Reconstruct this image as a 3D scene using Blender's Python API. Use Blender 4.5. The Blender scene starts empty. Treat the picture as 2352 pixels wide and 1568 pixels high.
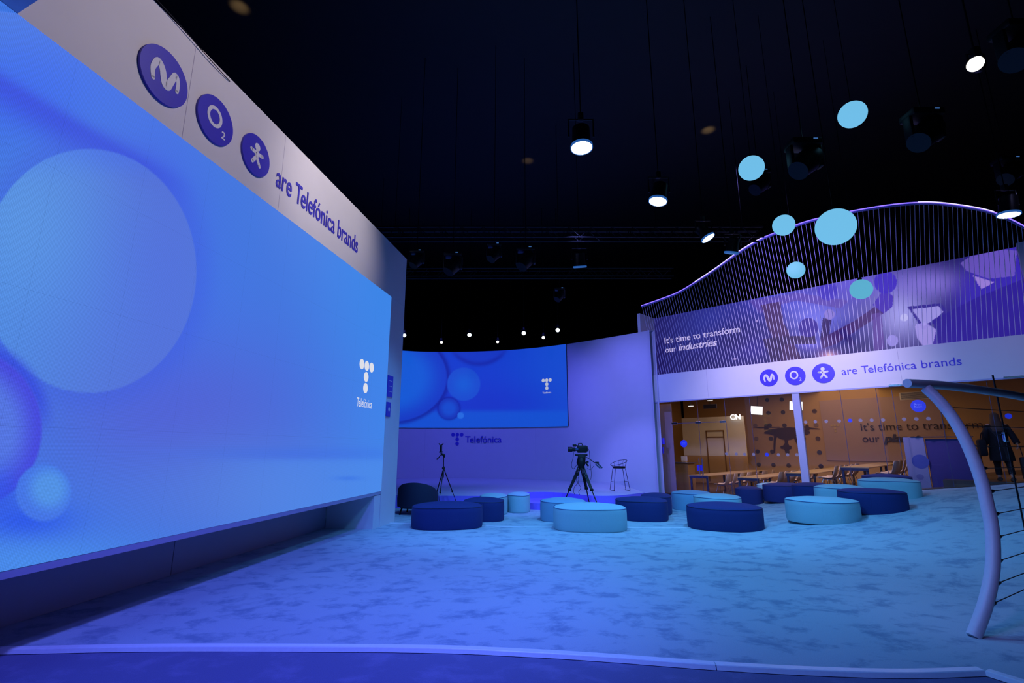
import bpy, bmesh, math, random
import numpy as np
from mathutils import Vector, Matrix

random.seed(7)
S = bpy.context.scene
COL = S.collection
PI = math.pi

# ------------------------------------------------------------------ camera
EYE = 1.75
F = 1138.0
TH = math.atan(242 / F)
CT, ST = math.cos(TH), math.sin(TH)
cd = bpy.data.cameras.new('camera'); cam = bpy.data.objects.new('camera', cd); COL.objects.link(cam)
cam.location = (0, 0, EYE); cam.rotation_euler = (PI / 2 + TH, 0, 0)
cd.sensor_width = 36; cd.lens = F / 2352 * 36; cd.clip_start = .05; cd.clip_end = 200
S.camera = cam
S.view_settings.view_transform = 'Standard'; S.view_settings.look = 'None'
S.view_settings.gamma = 1; S.view_settings.exposure = 0
S.view_settings.use_curve_mapping = False

# ------------------------------------------------------------------ world
w = bpy.data.worlds.new('hall'); S.world = w; w.use_nodes = True
w.node_tree.nodes['Background'].inputs[0].default_value = (.10, .12, .6, 1)
w.node_tree.nodes['Background'].inputs[1].default_value = .004

# ------------------------------------------------------------------ lights
def aim(o, tgt):
    d = Vector(tgt) - o.location
    o.rotation_euler = d.to_track_quat('-Z', 'Y').to_euler()
def spot(name, loc, tgt, col, power, size=60, blend=.6, radius=.25):
    l = bpy.data.lights.new(name, 'SPOT'); l.color = col; l.energy = power
    l.spot_size = math.radians(size); l.spot_blend = blend; l.shadow_soft_size = radius
    o = bpy.data.objects.new(name, l); COL.objects.link(o); o.location = loc; aim(o, tgt); return o
def area(name, loc, tgt, col, power, sx=1, sy=1):
    l = bpy.data.lights.new(name, 'AREA'); l.shape = 'RECTANGLE'; l.size = sx; l.size_y = sy
    l.color = col; l.energy = power
    o = bpy.data.objects.new(name, l); COL.objects.link(o); o.location = loc; aim(o, tgt); return o
CY = (.10, .42, 1.0); VI = (.10, .14, 1.0); LA = (.15, .16, 1.0); PU = (.11, .12, 1.0)
spot('floor_wash_light', (0.99, 6.25, 5.78), (1.9, 9.4, 0), CY, 560, 120, .7)
spot('floor_wash_light', (1.65, 11.5, 5.8), (1.3, 12.9, 0), CY, 620, 105, .8)
spot('floor_wash_light', (4.8, 10.5, 5.7), (5.6, 12.8, 0), CY, 620, 105, .8)
spot('floor_wash_light', (2.53, 7.85, 5.78), (4.6, 10.6, 0), CY, 520, 125, .7)
spot('floor_wash_light', (4.1, 9.9, 5.75), (3.4, 12.0, 0), CY, 300, 110, .8)
spot('floor_wash_light', (7.8, 7.3, 5.78), (8.6, 11.6, 0), CY, 420, 110, .8)
spot('floor_wash_light', (1.5, 3.4, 6.6), (2.4, 5.0, 0), (.08, .24, 1), 330, 90, .9)
spot('floor_wash_light', (-0.6, 4.0, 6.8), (-2.4, 6.6, 0), VI, 1900, 80, .8)
spot('floor_wash_light', (-0.6, 1.2, 5.8), (-1.2, 3.2, 0), (.12, .14, 1), 430, 100, .8)
spot('floor_wash_light', (-1.6, 10.2, 6.2), (-1.2, 12.2, 0), (.09,.34,1), 650, 75, .8)
spot('stage_wall_light', (-4.0, 16.9, 6.9), (-4.0, 23.0, 2.2), PU, 800, 92, .9)
spot('stage_wall_light', (0.5, 16.9, 6.9), (0.4, 22.8, 2.0), PU, 760, 92, .9)
spot('stage_wall_light', (2.3, 16.6, 6.9), (4.1, 19.8, 2.8), LA, 420, 88, .9, .12)
spot('stage_key_light', (-1.0, 11.5, 5.8), (4.1, 18.2, 1.2), (.20, .19, 1), 1700, 26, .7, .03)
spot('rail_fill_light', (0.8, 2.2, 5.2), (4.7, 5.6, 1.2), (.42, .34, 1), 260, 34, .9)  # unseen spot added to tint the railing lavender
spot('step_fill_light', (1.4, 13.2, 6.4), (1.4, 16.0, 0.2), (.16, .08, 1), 900, 60, .8)  # unseen violet spot added to brighten the round step
spot('sign_light', (5.2, 10.4, 7.4), (8.9, 15.4, 3.9), (.75, .62, 1), 2300, 62, 1.0)
spot('sign_light', (1.6, 12.5, 7.4), (5.6, 18.6, 4.4), (.22, .25, 1), 1500, 60, .9)
spot('sign_light', (9.2, 7.2, 6.6), (12.2, 12.0, 3.9), (.40, .40, 1), 420, 60, 1.0)  # unseen spot added to lift the far right end of the fascia
spot('curtain_fill_light', (6.0, 13.0, 9.6), (9.4, 15.2, 6.4), (.30, .24, 1), 1100, 80, .9)  # unseen spot added to brighten the cords in violet
spot('sign_light', (0.6, 5.2, 8.2), (-4.4, 5.6, 6.2), (1, .86, .95), 400, 85, .9)
spot('sign_light', (0.2, 8.0, 8.2), (-3.5, 8.8, 6.2), (1, .88, .9), 470, 60, .9)
area('press_ceiling_light', (12.6, 21.4, 4.3), (12.6, 21.4, 0), (1, .62, .30), 120, 7, 4)
area('press_ceiling_light', (8.6, 18.0, 4.3), (8.8, 18.2, 0), (1, .68, .44), 100, 5, 1.2)
area('press_ceiling_light', (14, 15, 4.5), (14.5, 15.5, 0), (1, .60, .28), 38, 4, 4)
for gx, gy, gp in ((6.5, 14.6, 50), (.58, 16.4, 22), (-6.5, 9.9, 45)): spot('ceiling_reflection_glow', (gx, gy, 11.3), (gx, gy, 12), (1, .62, .25), gp, 40, 1, .05)  # added unseen spots imitating lamp reflections on the dark ceiling

# ------------------------------------------------------------------ pixel helpers (photograph frame 2352 x 1568)
def ray(px, py):
    u = (px - 1176) / F; v = (784 - py) / F
    return Vector((u, CT - v * ST, ST + v * CT))
def att(px, py, t): return Vector((0, 0, EYE)) + ray(px, py) * t
def atz(px, py, z):
    r = ray(px, py); return Vector((0, 0, EYE)) + r * ((z - EYE) / r.z)
def aty(px, py, y):
    r = ray(px, py); return Vector((0, 0, EYE)) + r * (y / r.y)
def atp(px, py, n, c):
    r = ray(px, py); return Vector((0, 0, EYE)) + r * (c / (n[0] * r.x + n[1] * r.y))
def proj(p):
    x, y, z = p[0], p[1], p[2] - EYE
    t = y * CT + z * ST; v = (-y * ST + z * CT) / t
    return 1176 + F * x / t, 784 - F * v
# left wall plane and right wall plane
LAZ = math.radians(8.75)
LD = Vector((math.sin(LAZ), math.cos(LAZ), 0)); LN = Vector((LD.y, -LD.x, 0))
_b = atz(903, 1198, 0); CL = LN.dot(_b)
RD = Vector((1, -1, 0)).normalized(); RN = Vector((1, 1, 0)).normalized()   # RN points away from camera
SUM = 24.4; CR = SUM / math.sqrt(2)
UP = Vector((0, 0, 1))
def onL(px, py, off=0): return atp(px, py, LN, CL + off)
def onR(px, py, off=0): return atp(px, py, RN, CR + off)
def frameL(p): return Matrix(((LD.x, 0, LN.x, p[0]), (LD.y, 0, LN.y, p[1]), (0, 1, 0, p[2]), (0, 0, 0, 1)))
def frameR(p): return Matrix(((RD.x, 0, -RN.x, p[0]), (RD.y, 0, -RN.y, p[1]), (0, 1, 0, p[2]), (0, 0, 0, 1)))
def ss(x):
    x = min(1, max(0, x)); return x * x * (3 - 2 * x)
def fh(x, y):
    s = x + y
    if s < 11.2: return 0.0
    if s > SUM: x, y = (SUM + x - y) / 2, (SUM - x + y) / 2
    az = x / max(y, 3.0)
    g = 2.1 * max(0, az - .43) if az < .62 else .40 + 1.36 * (min(az, 1.1) - .62)
    return g * ss((s - 11.2) / 13.2)
def onfloor(px, py, dz=0):
    r = ray(px, py); t = 2.0
    while t < 60:
        p = Vector((0, 0, EYE)) + r * t
        if p.z <= fh(p.x, p.y) + dz: return p
        t += .01
    return p

# ------------------------------------------------------------------ materials
MATS = {}
def lin(c): return tuple((v / 255 / 12.92) if v / 255 <= .04045 else ((v / 255 + .055) / 1.055) ** 2.4 for v in c)
def mat(name, col, rough=.5, metal=0, emis=None, es=1, var=.06, nscale=30, bump=.02, spec=.5):
    if name in MATS: return MATS[name]
    m = bpy.data.materials.new(name); m.use_nodes = True; nt = m.node_tree; b = nt.nodes['Principled BSDF']
    tc = nt.nodes.new('ShaderNodeTexCoord'); nz = nt.nodes.new('ShaderNodeTexNoise'); nz.inputs['Scale'].default_value = nscale
    nt.links.new(tc.outputs['Object'], nz.inputs['Vector'])
    mx = nt.nodes.new('ShaderNodeMix'); mx.data_type = 'RGBA'
    mx.inputs[6].default_value = (*[c * (1 - var) for c in col], 1); mx.inputs[7].default_value = (*[min(1, c * (1 + var)) for c in col], 1)
    nt.links.new(nz.outputs[0], mx.inputs[0]); nt.links.new(mx.outputs[2], b.inputs['Base Color'])
    b.inputs['Roughness'].default_value = rough; b.inputs['Metallic'].default_value = metal
    b.inputs['Specular IOR Level'].default_value = spec
    if bump:
        bp = nt.nodes.new('ShaderNodeBump'); bp.inputs['Strength'].default_value = bump * 4; bp.inputs['Distance'].default_value = .01
        nt.links.new(nz.outputs[0], bp.inputs['Height']); nt.links.new(bp.outputs[0], b.inputs['Normal'])
    if emis:
        b.inputs['Emission Color'].default_value = (*emis, 1); b.inputs['Emission Strength'].default_value = es
    MATS[name] = m; return m
def carpet(name, c0, c1, sc=1.0, th=(.50, .64)):
    m = bpy.data.materials.new(name); m.use_nodes = True; nt = m.node_tree; b = nt.nodes['Principled BSDF']; L = nt.links.new
    tc = nt.nodes.new('ShaderNodeTexCoord'); mp = nt.nodes.new('ShaderNodeMapping'); mp.inputs['Scale'].default_value = (1.0, 1.3, 1)
    mp.inputs['Rotation'].default_value = (0, 0, -.35)
    L(tc.outputs['Object'], mp.inputs[0])
    n1 = nt.nodes.new('ShaderNodeTexNoise'); n1.inputs['Scale'].default_value = 1.9 * sc; n1.inputs['Detail'].default_value = 6; n1.inputs['Roughness'].default_value = .68; n1.inputs['Distortion'].default_value = .25
    L(mp.outputs[0], n1.inputs['Vector'])
    r = nt.nodes.new('ShaderNodeMapRange'); r.inputs[1].default_value = th[0]; r.inputs[2].default_value = th[1]; L(n1.outputs[0], r.inputs[0])
    n3 = nt.nodes.new('ShaderNodeTexNoise'); n3.inputs['Scale'].default_value = 140; n3.inputs['Detail'].default_value = 2; L(tc.outputs['Object'], n3.inputs['Vector'])
    mx = nt.nodes.new('ShaderNodeMix'); mx.data_type = 'RGBA'; mx.inputs[6].default_value = (*c0, 1); mx.inputs[7].default_value = (*c1, 1)
    L(r.outputs[0], mx.inputs[0])
    m2 = nt.nodes.new('ShaderNodeMix'); m2.data_type = 'RGBA'; m2.blend_type = 'MULTIPLY'; m2.inputs[0].default_value = .35
    L(mx.outputs[2], m2.inputs[6]); L(n3.outputs[0], m2.inputs[7]); L(m2.outputs[2], b.inputs['Base Color'])
    bp = nt.nodes.new('ShaderNodeBump'); bp.inputs['Strength'].default_value = .35; bp.inputs['Distance'].default_value = .01
    L(n3.outputs[0], bp.inputs['Height']); L(bp.outputs[0], b.inputs['Normal'])
    b.inputs['Roughness'].default_value = 1; b.inputs['Specular IOR Level'].default_value = .1
    b.inputs['Sheen Weight'].default_value = .15
    return m
def screenmat(name, strength, pitch, amp):
    m = bpy.data.materials.new(name); m.use_nodes = True; nt = m.node_tree; L = nt.links.new
    b = nt.nodes['Principled BSDF']; b.inputs['Base Color'].default_value = (.01, .01, .02, 1); b.inputs['Roughness'].default_value = .6
    at = nt.nodes.new('ShaderNodeAttribute'); at.attribute_name = 'Col'
    uv = nt.nodes.new('ShaderNodeTexCoord'); sp = nt.nodes.new('ShaderNodeSeparateXYZ'); L(uv.outputs['UV'], sp.inputs[0])
    last = None
    for i in (0, 1):
        mu = nt.nodes.new('ShaderNodeMath'); mu.operation = 'MULTIPLY'; mu.inputs[1].default_value = 2 * PI / pitch; L(sp.outputs[i], mu.inputs[0])
        sn = nt.nodes.new('ShaderNodeMath'); sn.operation = 'SINE'; L(mu.outputs[0], sn.inputs[0])
        ad = nt.nodes.new('ShaderNodeMath'); ad.operation = 'MULTIPLY_ADD'; ad.inputs[1].default_value = amp; ad.inputs[2].default_value = 1; L(sn.outputs[0], ad.inputs[0])
        if last:
            mm = nt.nodes.new('ShaderNodeMath'); mm.operation = 'MULTIPLY'; L(last.outputs[0], mm.inputs[0]); L(ad.outputs[0], mm.inputs[1]); last = mm
        else: last = ad
    st = nt.nodes.new('ShaderNodeMath'); st.operation = 'MULTIPLY'; st.inputs[1].default_value = strength; L(last.outputs[0], st.inputs[0])
    L(at.outputs['Color'], b.inputs['Emission Color']); L(st.outputs[0], b.inputs['Emission Strength'])
    return m
def glassmat(name, tint, refl, rough=.0):
    m = bpy.data.materials.new(name); m.use_nodes = True; nt = m.node_tree; L = nt.links.new
    for n in list(nt.nodes):
        if n.type != 'OUTPUT_MATERIAL': nt.nodes.remove(n)
    out = [n for n in nt.nodes][0]
    tr = nt.nodes.new('ShaderNodeBsdfTransparent'); tr.inputs[0].default_value = (*tint, 1)
    gl = nt.nodes.new('ShaderNodeBsdfGlossy'); gl.inputs['Roughness'].default_value = rough
    lw = nt.nodes.new('ShaderNodeFresnel'); lw.inputs[0].default_value = 1.45
    ml = nt.nodes.new('ShaderNodeMath'); ml.operation = 'MULTIPLY'; ml.inputs[1].default_value = refl; L(lw.outputs[0], ml.inputs[0])
    mx = nt.nodes.new('ShaderNodeMixShader'); L(ml.outputs[0], mx.inputs[0]); L(tr.outputs[0], mx.inputs[1]); L(gl.outputs[0], mx.inputs[2]); L(mx.outputs[0], out.inputs[0])
    return m

M_black = mat('black_drape', (.002, .002, .004), .9, var=.2)
M_ceil = mat('black_ceiling', (.005, .005, .007), .7, var=.3, nscale=3)
M_blk = mat('black_metal', (.003, .003, .004), .4, .0, spec=.3)
M_blkpl = mat('black_plastic', (.004, .004, .005), .5, spec=.3)
M_chrome = mat('chrome', (.7, .7, .72), .2, 1)
M_white = mat('white_paint', (.72, .70, .72), .55, nscale=4, var=.02, bump=.004)
M_lav = mat('stage_wall_paint', (.62, .60, .70), .5, nscale=3, var=.03, bump=.004)
M_plinth = mat('plinth_paint', (.42, .38, .50), .5, nscale=3, var=.03, bump=.004)
M_trim = mat('white_edge_profile', (.85, .85, .9), .35, bump=.004)
M_brand = mat('deep_blue_sign', (.055, .045, .55), .45, bump=.002)
M_brandR = mat('violet_blue_sign', (.06, .04, .62), .45, bump=.002)
M_symb = mat('sign_white', (.75, .75, .8), .5, bump=.002)
M_scrw = mat('screen_white_mark', (.1, .1, .1), .6, emis=lin((225, 225, 230)), es=.95, bump=0)
M_scrg = mat('screen_grey_mark', (.1, .1, .1), .6, emis=lin((185, 190, 205)), es=.9, bump=0)
M_banw = mat('banner_white_text', (.1, .1, .1), .6, emis=lin((205, 190, 240)), es=.9, bump=0)
M_globe = mat('lit_globe', (.02, .03, .04), .9, emis=lin((112, 190, 232)), es=1.0, bump=0, spec=.1)
M_globe2 = mat('lit_globe_dim', (.02, .03, .04), .9, emis=lin((96, 182, 215)), es=.9, bump=0, spec=.1)
M_lamp = mat('lit_lens', (.1, .1, .1), .5, emis=(.75, .9, 1), es=5, bump=0)
M_lampblue = mat('lit_rim', (.02, .05, .1), .4, emis=(.05, .25, .9), es=.35, bump=0)
M_lampdim = mat('dim_lens', (.02, .05, .1), .3, emis=(.08, .25, .7), es=.5, bump=0)
M_lampwarm = mat('warm_lens', (.1, .1, .1), .5, emis=(1, .93, .78), es=5, bump=0)
M_stage = mat('stage_floor', (.62, .62, .74), .28, var=.03, nscale=2, bump=.003)
M_stagef = mat('stage_front', (.30, .16, .85), .5, bump=.005)
M_step = mat('round_step_carpet', (.36, .22, .95), .8, nscale=90, var=.2)
M_pl = mat('light_fabric', (.36, .56, .60), .9, nscale=160, var=.12, bump=.12)
M_pm = mat('mid_fabric', (.24, .40, .56), .9, nscale=160, var=.12, bump=.12)
M_pd = mat('navy_fabric', (.013, .024, .145), .85, nscale=160, var=.15, bump=.12)
M_pip_d = mat('navy_piping', (.008, .012, .06), .7)
M_pip_l = mat('blue_piping', (.05, .10, .26), .7)
M_arm = mat('armchair_velvet', (.012, .016, .05), .8, nscale=80, var=.2)
M_tube = mat('white_powder_coat', (.62, .62, .70), .42, bump=.004)
M_tubeg = mat('grey_powder_coat', (.46, .46, .5), .42, bump=.004)
M_rod = mat('white_cord', (.75, .72, .85), .5, bump=0)
M_led = mat('violet_led_strip', (.05, .03, .2), .5, emis=(.16, .10, 1), es=2.6, bump=0)
M_ledw = mat('white_led_strip', (.1, .1, .2), .5, emis=(.55, .5, 1), es=2.0, bump=0)
M_och = mat('press_wall_ochre', (.55, .36, .17), .6, nscale=2, var=.05, bump=.004)
M_ochf = mat('press_floor_wood', (.15, .105, .075), .45, nscale=5, var=.25)
M_pink = mat('reflection_panel', (.46, .34, .36), .7, bump=.004)
M_dot = mat('grey_dot', (.10, .07, .06), .6, bump=0)
M_dot2 = mat('pale_dot', (.28, .19, .13), .6, bump=0)
M_bdot = mat('blue_sticker', (.03, .05, .60), .5, emis=(.01, .02, .45), es=.35, bump=0)
M_gdot = mat('frosted_sticker', (.30, .24, .28), .7, bump=0)
M_drone = mat('drone_print', (.085, .045, .02), .6, bump=0)
M_ptext = mat('wall_lettering', (.035, .03, .08), .6, bump=0)
M_table = mat('table_top', (.50, .36, .2), .45, nscale=8)
M_tleg = mat('table_leg_blue', (.05, .06, .14), .4)
M_chair = mat('chair_shell', (.85, .66, .50), .45, bump=.003)
M_pale = mat('pale_panel', (.80, .80, .74), .7, nscale=3)
M_counter = mat('counter_wood', (.32, .20, .08), .5, nscale=6, var=.15)
M_coat = mat('black_coat', (.006, .006, .008), .85)
M_skin = mat('skin', (.55, .33, .24), .6)
M_hair = mat('brown_hair', (.10, .055, .03), .6, nscale=120, var=.4, bump=.2)
M_glass = glassmat('pane_glass', (.90, .88, .90), 0.6)
M_metalb = mat('mullion_paint', (.38, .40, .62), .4)
CARP = carpet('mottled_blue_carpet', (.50, .60, .66), (.28, .38, .49), 1.35, (.50, .63))
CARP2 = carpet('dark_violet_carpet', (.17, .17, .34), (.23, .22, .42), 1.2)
M_bigscreen = screenmat('led_wall_picture', .92, .0117, .10)
M_backscreen = screenmat('back_screen_picture', .9, .03, .03)
M_banner = screenmat('glowing_banner_picture', .85, 1, 0)

# ------------------------------------------------------------------ mesh helpers
class MB:
    def __init__(s): s.v = []; s.f = []
    def add(s, vs, fs):
        n = len(s.v); s.v += [Vector(v) for v in vs]; s.f += [tuple(i + n for i in f) for f in fs]; return s
    def box(s, c, d, m=None):
        c = Vector(c); x, y, z = d[0] / 2, d[1] / 2, d[2] / 2
        vs = [Vector((sx * x, sy * y, sz * z)) for sx in (-1, 1) for sy in (-1, 1) for sz in (-1, 1)]
        if m is not None: vs = [m @ v for v in vs]
        return s.add([c + v for v in vs], [(0, 1, 3, 2), (4, 6, 7, 5), (0, 4, 5, 1), (2, 3, 7, 6), (0, 2, 6, 4), (1, 5, 7, 3)])
    def bbox(s, c, d, b=.01, m=None):          # bevelled box
        bm = bmesh.new(); bmesh.ops.create_cube(bm, size=1)
        for v in bm.verts: v.co = Vector((v.co.x * d[0], v.co.y * d[1], v.co.z * d[2]))
        bmesh.ops.bevel(bm, geom=list(bm.edges), offset=min(b, min(d) * .45), segments=2, affect='EDGES', profile=.5)
        bm.verts.index_update()
        vs = [v.co.copy() for v in bm.verts]; fs = [[v.index for v in f.verts] for f in bm.faces]; bm.free()
        if m is not None: vs = [m @ v for v in vs]
        return s.add([Vector(c) + v for v in vs], fs)
    def tube(s, path, r, n=8, caps=True, closed=False):
        path = [Vector(p) for p in path]; N = len(path); rs = r if isinstance(r, (list, tuple)) else [r] * N
        base = len(s.v); up = None
        for i, p in enumerate(path):
            if closed: d = path[(i + 1) % N] - path[i - 1]
            else: d = path[min(i + 1, N - 1)] - path[max(i - 1, 0)]
            d.normalize()
            if up is None:
                up = Vector((0, 0, 1)) if abs(d.z) < .9 else Vector((1, 0, 0))
            a = d.cross(up); a.normalize(); b = a.cross(d); up = b
            for k in range(n):
                t = 2 * PI * k / n; s.v.append(p + (a * math.cos(t) + b * math.sin(t)) * rs[i])
        for i in range(N if closed else N - 1):
            j = (i + 1) % N
            for k in range(n):
                s.f.append((base + i * n + k, base + i * n + (k + 1) % n, base + j * n + (k + 1) % n, base + j * n + k))
        if caps and not closed:
            s.f.append(tuple(base + k for k in range(n))[::-1]); s.f.append(tuple(base + (N - 1) * n + k for k in range(n)))
        return s
    def lathe(s, prof, n=24, m=None):
        vs = []; fs = []
        for r, z in prof:
            for k in range(n): vs.append(Vector((r * math.cos(2 * PI * k / n), r * math.sin(2 * PI * k / n), z)))
        for i in range(len(prof) - 1):
            for k in range(n): fs.append((i * n + k, i * n + (k + 1) % n, (i + 1) * n + (k + 1) % n, (i + 1) * n + k))
        fs.append(tuple(range(n))[::-1]); fs.append(tuple((len(prof) - 1) * n + k for k in range(n)))
        if m is not None: vs = [m @ v for v in vs]
        return s.add(vs, fs)
    def prism(s, pts, z0, z1, m=None):
        n = len(pts); vs = [Vector((p[0], p[1], z0)) for p in pts] + [Vector((p[0], p[1], z1)) for p in pts]
        if m is not None: vs = [m @ v for v in vs]
        return s.add(vs, [tuple(range(n))[::-1], tuple(range(n, 2 * n))] + [(i, (i + 1) % n, n + (i + 1) % n, n + i) for i in range(n)])
    def mesh(s, name, smooth=False):
        me = bpy.data.meshes.new(name); me.from_pydata([tuple(v) for v in s.v], [], s.f); me.validate()
        bm = bmesh.new(); bm.from_mesh(me); bmesh.ops.recalc_face_normals(bm, faces=bm.faces); bm.to_mesh(me); bm.free()
        if smooth:
            for p in me.polygons: p.use_smooth = True
            me.set_sharp_from_angle(angle=math.radians(40))
        return me
    def build(s, name, m, parent=None, label=None, smooth=True, org=None):
        if org is not None: s.v = [v - Vector(org) for v in s.v]
        me = s.mesh(name, smooth); me.materials.append(m)
        return link(name, me, parent, label)
def link(name, me, parent=None, label=None):
    o = bpy.data.objects.new(name, me); COL.objects.link(o)
    if parent: o.parent = parent
    if label: o['label'] = label
    return o
def tag(o, label, cat, group=None):
    o['label'] = label; o['category'] = cat
    if group: o['group'] = group
    return o
def thing(name, label, cat, loc=(0, 0, 0), rz=0, group=None, mtx=None):
    o = bpy.data.objects.new(name, None); o.empty_display_size = .1; COL.objects.link(o)
    if mtx is not None: o.matrix_world = mtx
    else: o.location = loc; o.rotation_euler = (0, 0, rz)
    return tag(o, label, cat, group)
def struct(o): o['kind'] = 'structure'; return o
def dup(root, loc=None, rz=None, label=None, group=None):
    r = root.copy(); COL.objects.link(r)
    if loc is not None: r.location = loc
    if rz is not None: r.rotation_euler = (0, 0, rz)
    if label: r['label'] = label
    if group: r['group'] = group
    for ch in list(root.children):
        c = ch.copy(); COL.objects.link(c); c.parent = r
        for g in list(ch.children):
            d = g.copy(); COL.objects.link(d); d.parent = c
    return r
def textmesh(body, width, height=None, extrude=.01, shear=0, offset=0, sx=None, didone=0, fit_x=0):
    """mesh of the words, lower-left corner at the origin, scaled to the width"""
    cu = bpy.data.curves.new('t', 'FONT'); cu.body = body; cu.size = 1
    for ci_, ch_ in enumerate(body):
        if ch_ == 'T': cu.body_format[ci_].kerning = -6
    cu.shear = shear; cu.offset = offset; cu.resolution_u = 6
    ob = bpy.data.objects.new('t', cu); COL.objects.link(ob)
    dg = bpy.context.evaluated_depsgraph_get(); me = bpy.data.meshes.new_from_object(ob.evaluated_get(dg))
    bpy.data.objects.remove(ob); bpy.data.curves.remove(cu)
    vs = np.array([v.co[:] for v in me.vertices]); fs = [tuple(p.vertices) for p in me.polygons]
    bpy.data.meshes.remove(me)
    x0, x1 = vs[:, 0].min(), vs[:, 0].max(); k = width / (x1 - x0); ky = k if height is None else height / (vs[:, 1].max() - vs[:, 1].min())
    b = MB(); copies = [0.0] if not didone else [0, didone / 2, didone]
    for ci, dx in enumerate(copies):
        for zz in (extrude + ci * .0006,):
            b.add([((x - x0) * k + dx, y * ky, zz) for x, y, z in vs], fs)
        # side skirt so the letters have thickness
        edges = {}
        for f in fs:
            for i in range(len(f)):
                a, c = f[i], f[(i + 1) % len(f)]; key = (min(a, c), max(a, c)); edges.setdefault(key, []).append((a, c))
        vv = []; ff = []
        for key, l in edges.items():
            if len(l) == 1:
                a, c = l[0]; n = len(vv)
                pa = ((vs[a][0] - x0) * k + dx, vs[a][1] * ky); pc = ((vs[c][0] - x0) * k + dx, vs[c][1] * ky)
                vv += [(*pa, extrude), (*pc, extrude), (*pc, 0), (*pa, 0)]; ff.append((n, n + 3, n + 2, n + 1))
        b.add(vv, ff)
    return b
def build_flat(b, name, m, parent, label=None, mtx=None):
    me = bpy.data.meshes.new(name)
    vs = b.v if mtx is None else [mtx @ v for v in b.v]
    me.from_pydata([tuple(v) for v in vs], [], b.f); me.materials.append(m)
    return link(name, me, parent, label)
def disc(b, x, y, r, z0, z1, n=28, ry=None):
    ry = ry or r
    return b.prism([(x + r * math.cos(2 * PI * k / n), y + ry * math.sin(2 * PI * k / n)) for k in range(n)], z0, z1)
def catmull(pts, n=8, closed=False):
    P = [Vector(p) for p in pts]; out = []; N = len(P)
    for i in range(N if closed else N - 1):
        g = lambda j: P[j % N] if closed else P[min(max(j, 0), N - 1)]
        p0, p1, p2, p3 = g(i - 1), g(i), g(i + 1), g(i + 2)
        for k in range(n):
            t = k / n
            out.append(.5 * ((2 * p1) + (p2 - p0) * t + (2 * p0 - 5 * p1 + 4 * p2 - p3) * t * t + (3 * p1 - p0 - 3 * p2 + p3) * t ** 3))
    if not closed: out.append(P[-1])
    return out
def stroke(b, pts, wd, z0, z1, n=5):           # flat ribbon with round ends
    pts = catmull([(x, y, 0) for x, y in pts], n) if n > 1 else [Vector((x, y, 0)) for x, y in pts]
    wf = wd if callable(wd) else (lambda t: wd)
    L, R = [], []; N = len(pts)
    for i, p in enumerate(pts):
        d = pts[min(i + 1, N - 1)] - pts[max(i - 1, 0)]; d.normalize(); nn = Vector((-d.y, d.x, 0)); h = wf(i / (N - 1)) / 2
        L.append(p + nn * h); R.append(p - nn * h)
    for i in range(N - 1): b.prism([L[i], R[i], R[i + 1], L[i + 1]], z0, z1)
    for p, h in ((pts[0], wf(0) / 2), (pts[-1], wf(1) / 2)): disc(b, p.x, p.y, h, z0, z1, 14)
    return b
def dotted_T(b, x, y, s, z0, z1, rx=None):        # the dotted letter T: x,y is the centre of the top middle dot, s = dot spacing
    r = (rx or .45 * s)
    for dx, dy in ((-1, 0), (0, 0), (1, 0), (0, -1), (0, -2)): disc(b, x + dx * s, y + dy * s, r, z0, z1, 24)
    return b

# ------------------------------------------------------------------ floor
EDGE = [(-600,1500),(0, 1492), (245, 1487), (490, 1485), (960, 1488), (1200, 1497), (1400, 1509), (1643, 1527), (1886, 1540), (2088, 1545), (2262, 1540)]
edge = [atz(x, y, 0) for x, y in EDGE]
edge_s = catmull(edge, 6)
corner = edge[-1]; side_dir = (atz(2352, 1568, 0) - corner).normalized()
edge_end = corner + side_dir * 3.0
# platform: grid of cells above the edge line
def edgeY(x):
    if x >= corner.x: return corner.y + (x - corner.x) * side_dir.y / side_dir.x
    if x <= edge_s[0].x: return edge_s[0].y
    for a, c in zip(edge_s, edge_s[1:]):
        if a.x <= x <= c.x: return a.y + (c.y - a.y) * (x - a.x) / max(1e-6, c.x - a.x)
    return edge_s[-1].y
b = MB(); xs = sorted(set([-12 + .25 * i for i in range(113)] + [round(p.x, 4) for p in edge_s])); 
ys = [i / 90 for i in range(91)]
vs = []; 
for x in xs:
    y0 = edgeY(x)
    if x > corner.x: y0 = max(y0, -1.5)
    for s_ in ys:
        y = y0 + (31 - y0) * (s_ ** 1.25); vs.append((x, y, fh(x, y)))
n = len(ys); fs = [(i * n + j, (i + 1) * n + j, (i + 1) * n + j + 1, i * n + j + 1) for i in range(len(xs) - 1) for j in range(n - 1)]
b.add(vs, fs); o = b.build('floor', CARP); struct(o)
o['label'] = 'mottled light blue carpet of the raised floor'
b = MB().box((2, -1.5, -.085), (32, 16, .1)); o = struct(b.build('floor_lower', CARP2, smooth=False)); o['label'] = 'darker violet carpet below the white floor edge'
# riser of the platform
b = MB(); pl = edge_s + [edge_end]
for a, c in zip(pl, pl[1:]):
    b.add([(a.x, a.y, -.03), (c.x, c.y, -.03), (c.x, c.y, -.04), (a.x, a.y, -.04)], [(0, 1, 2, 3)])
struct(b.build('trim_riser', CARP2, smooth=False))
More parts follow.
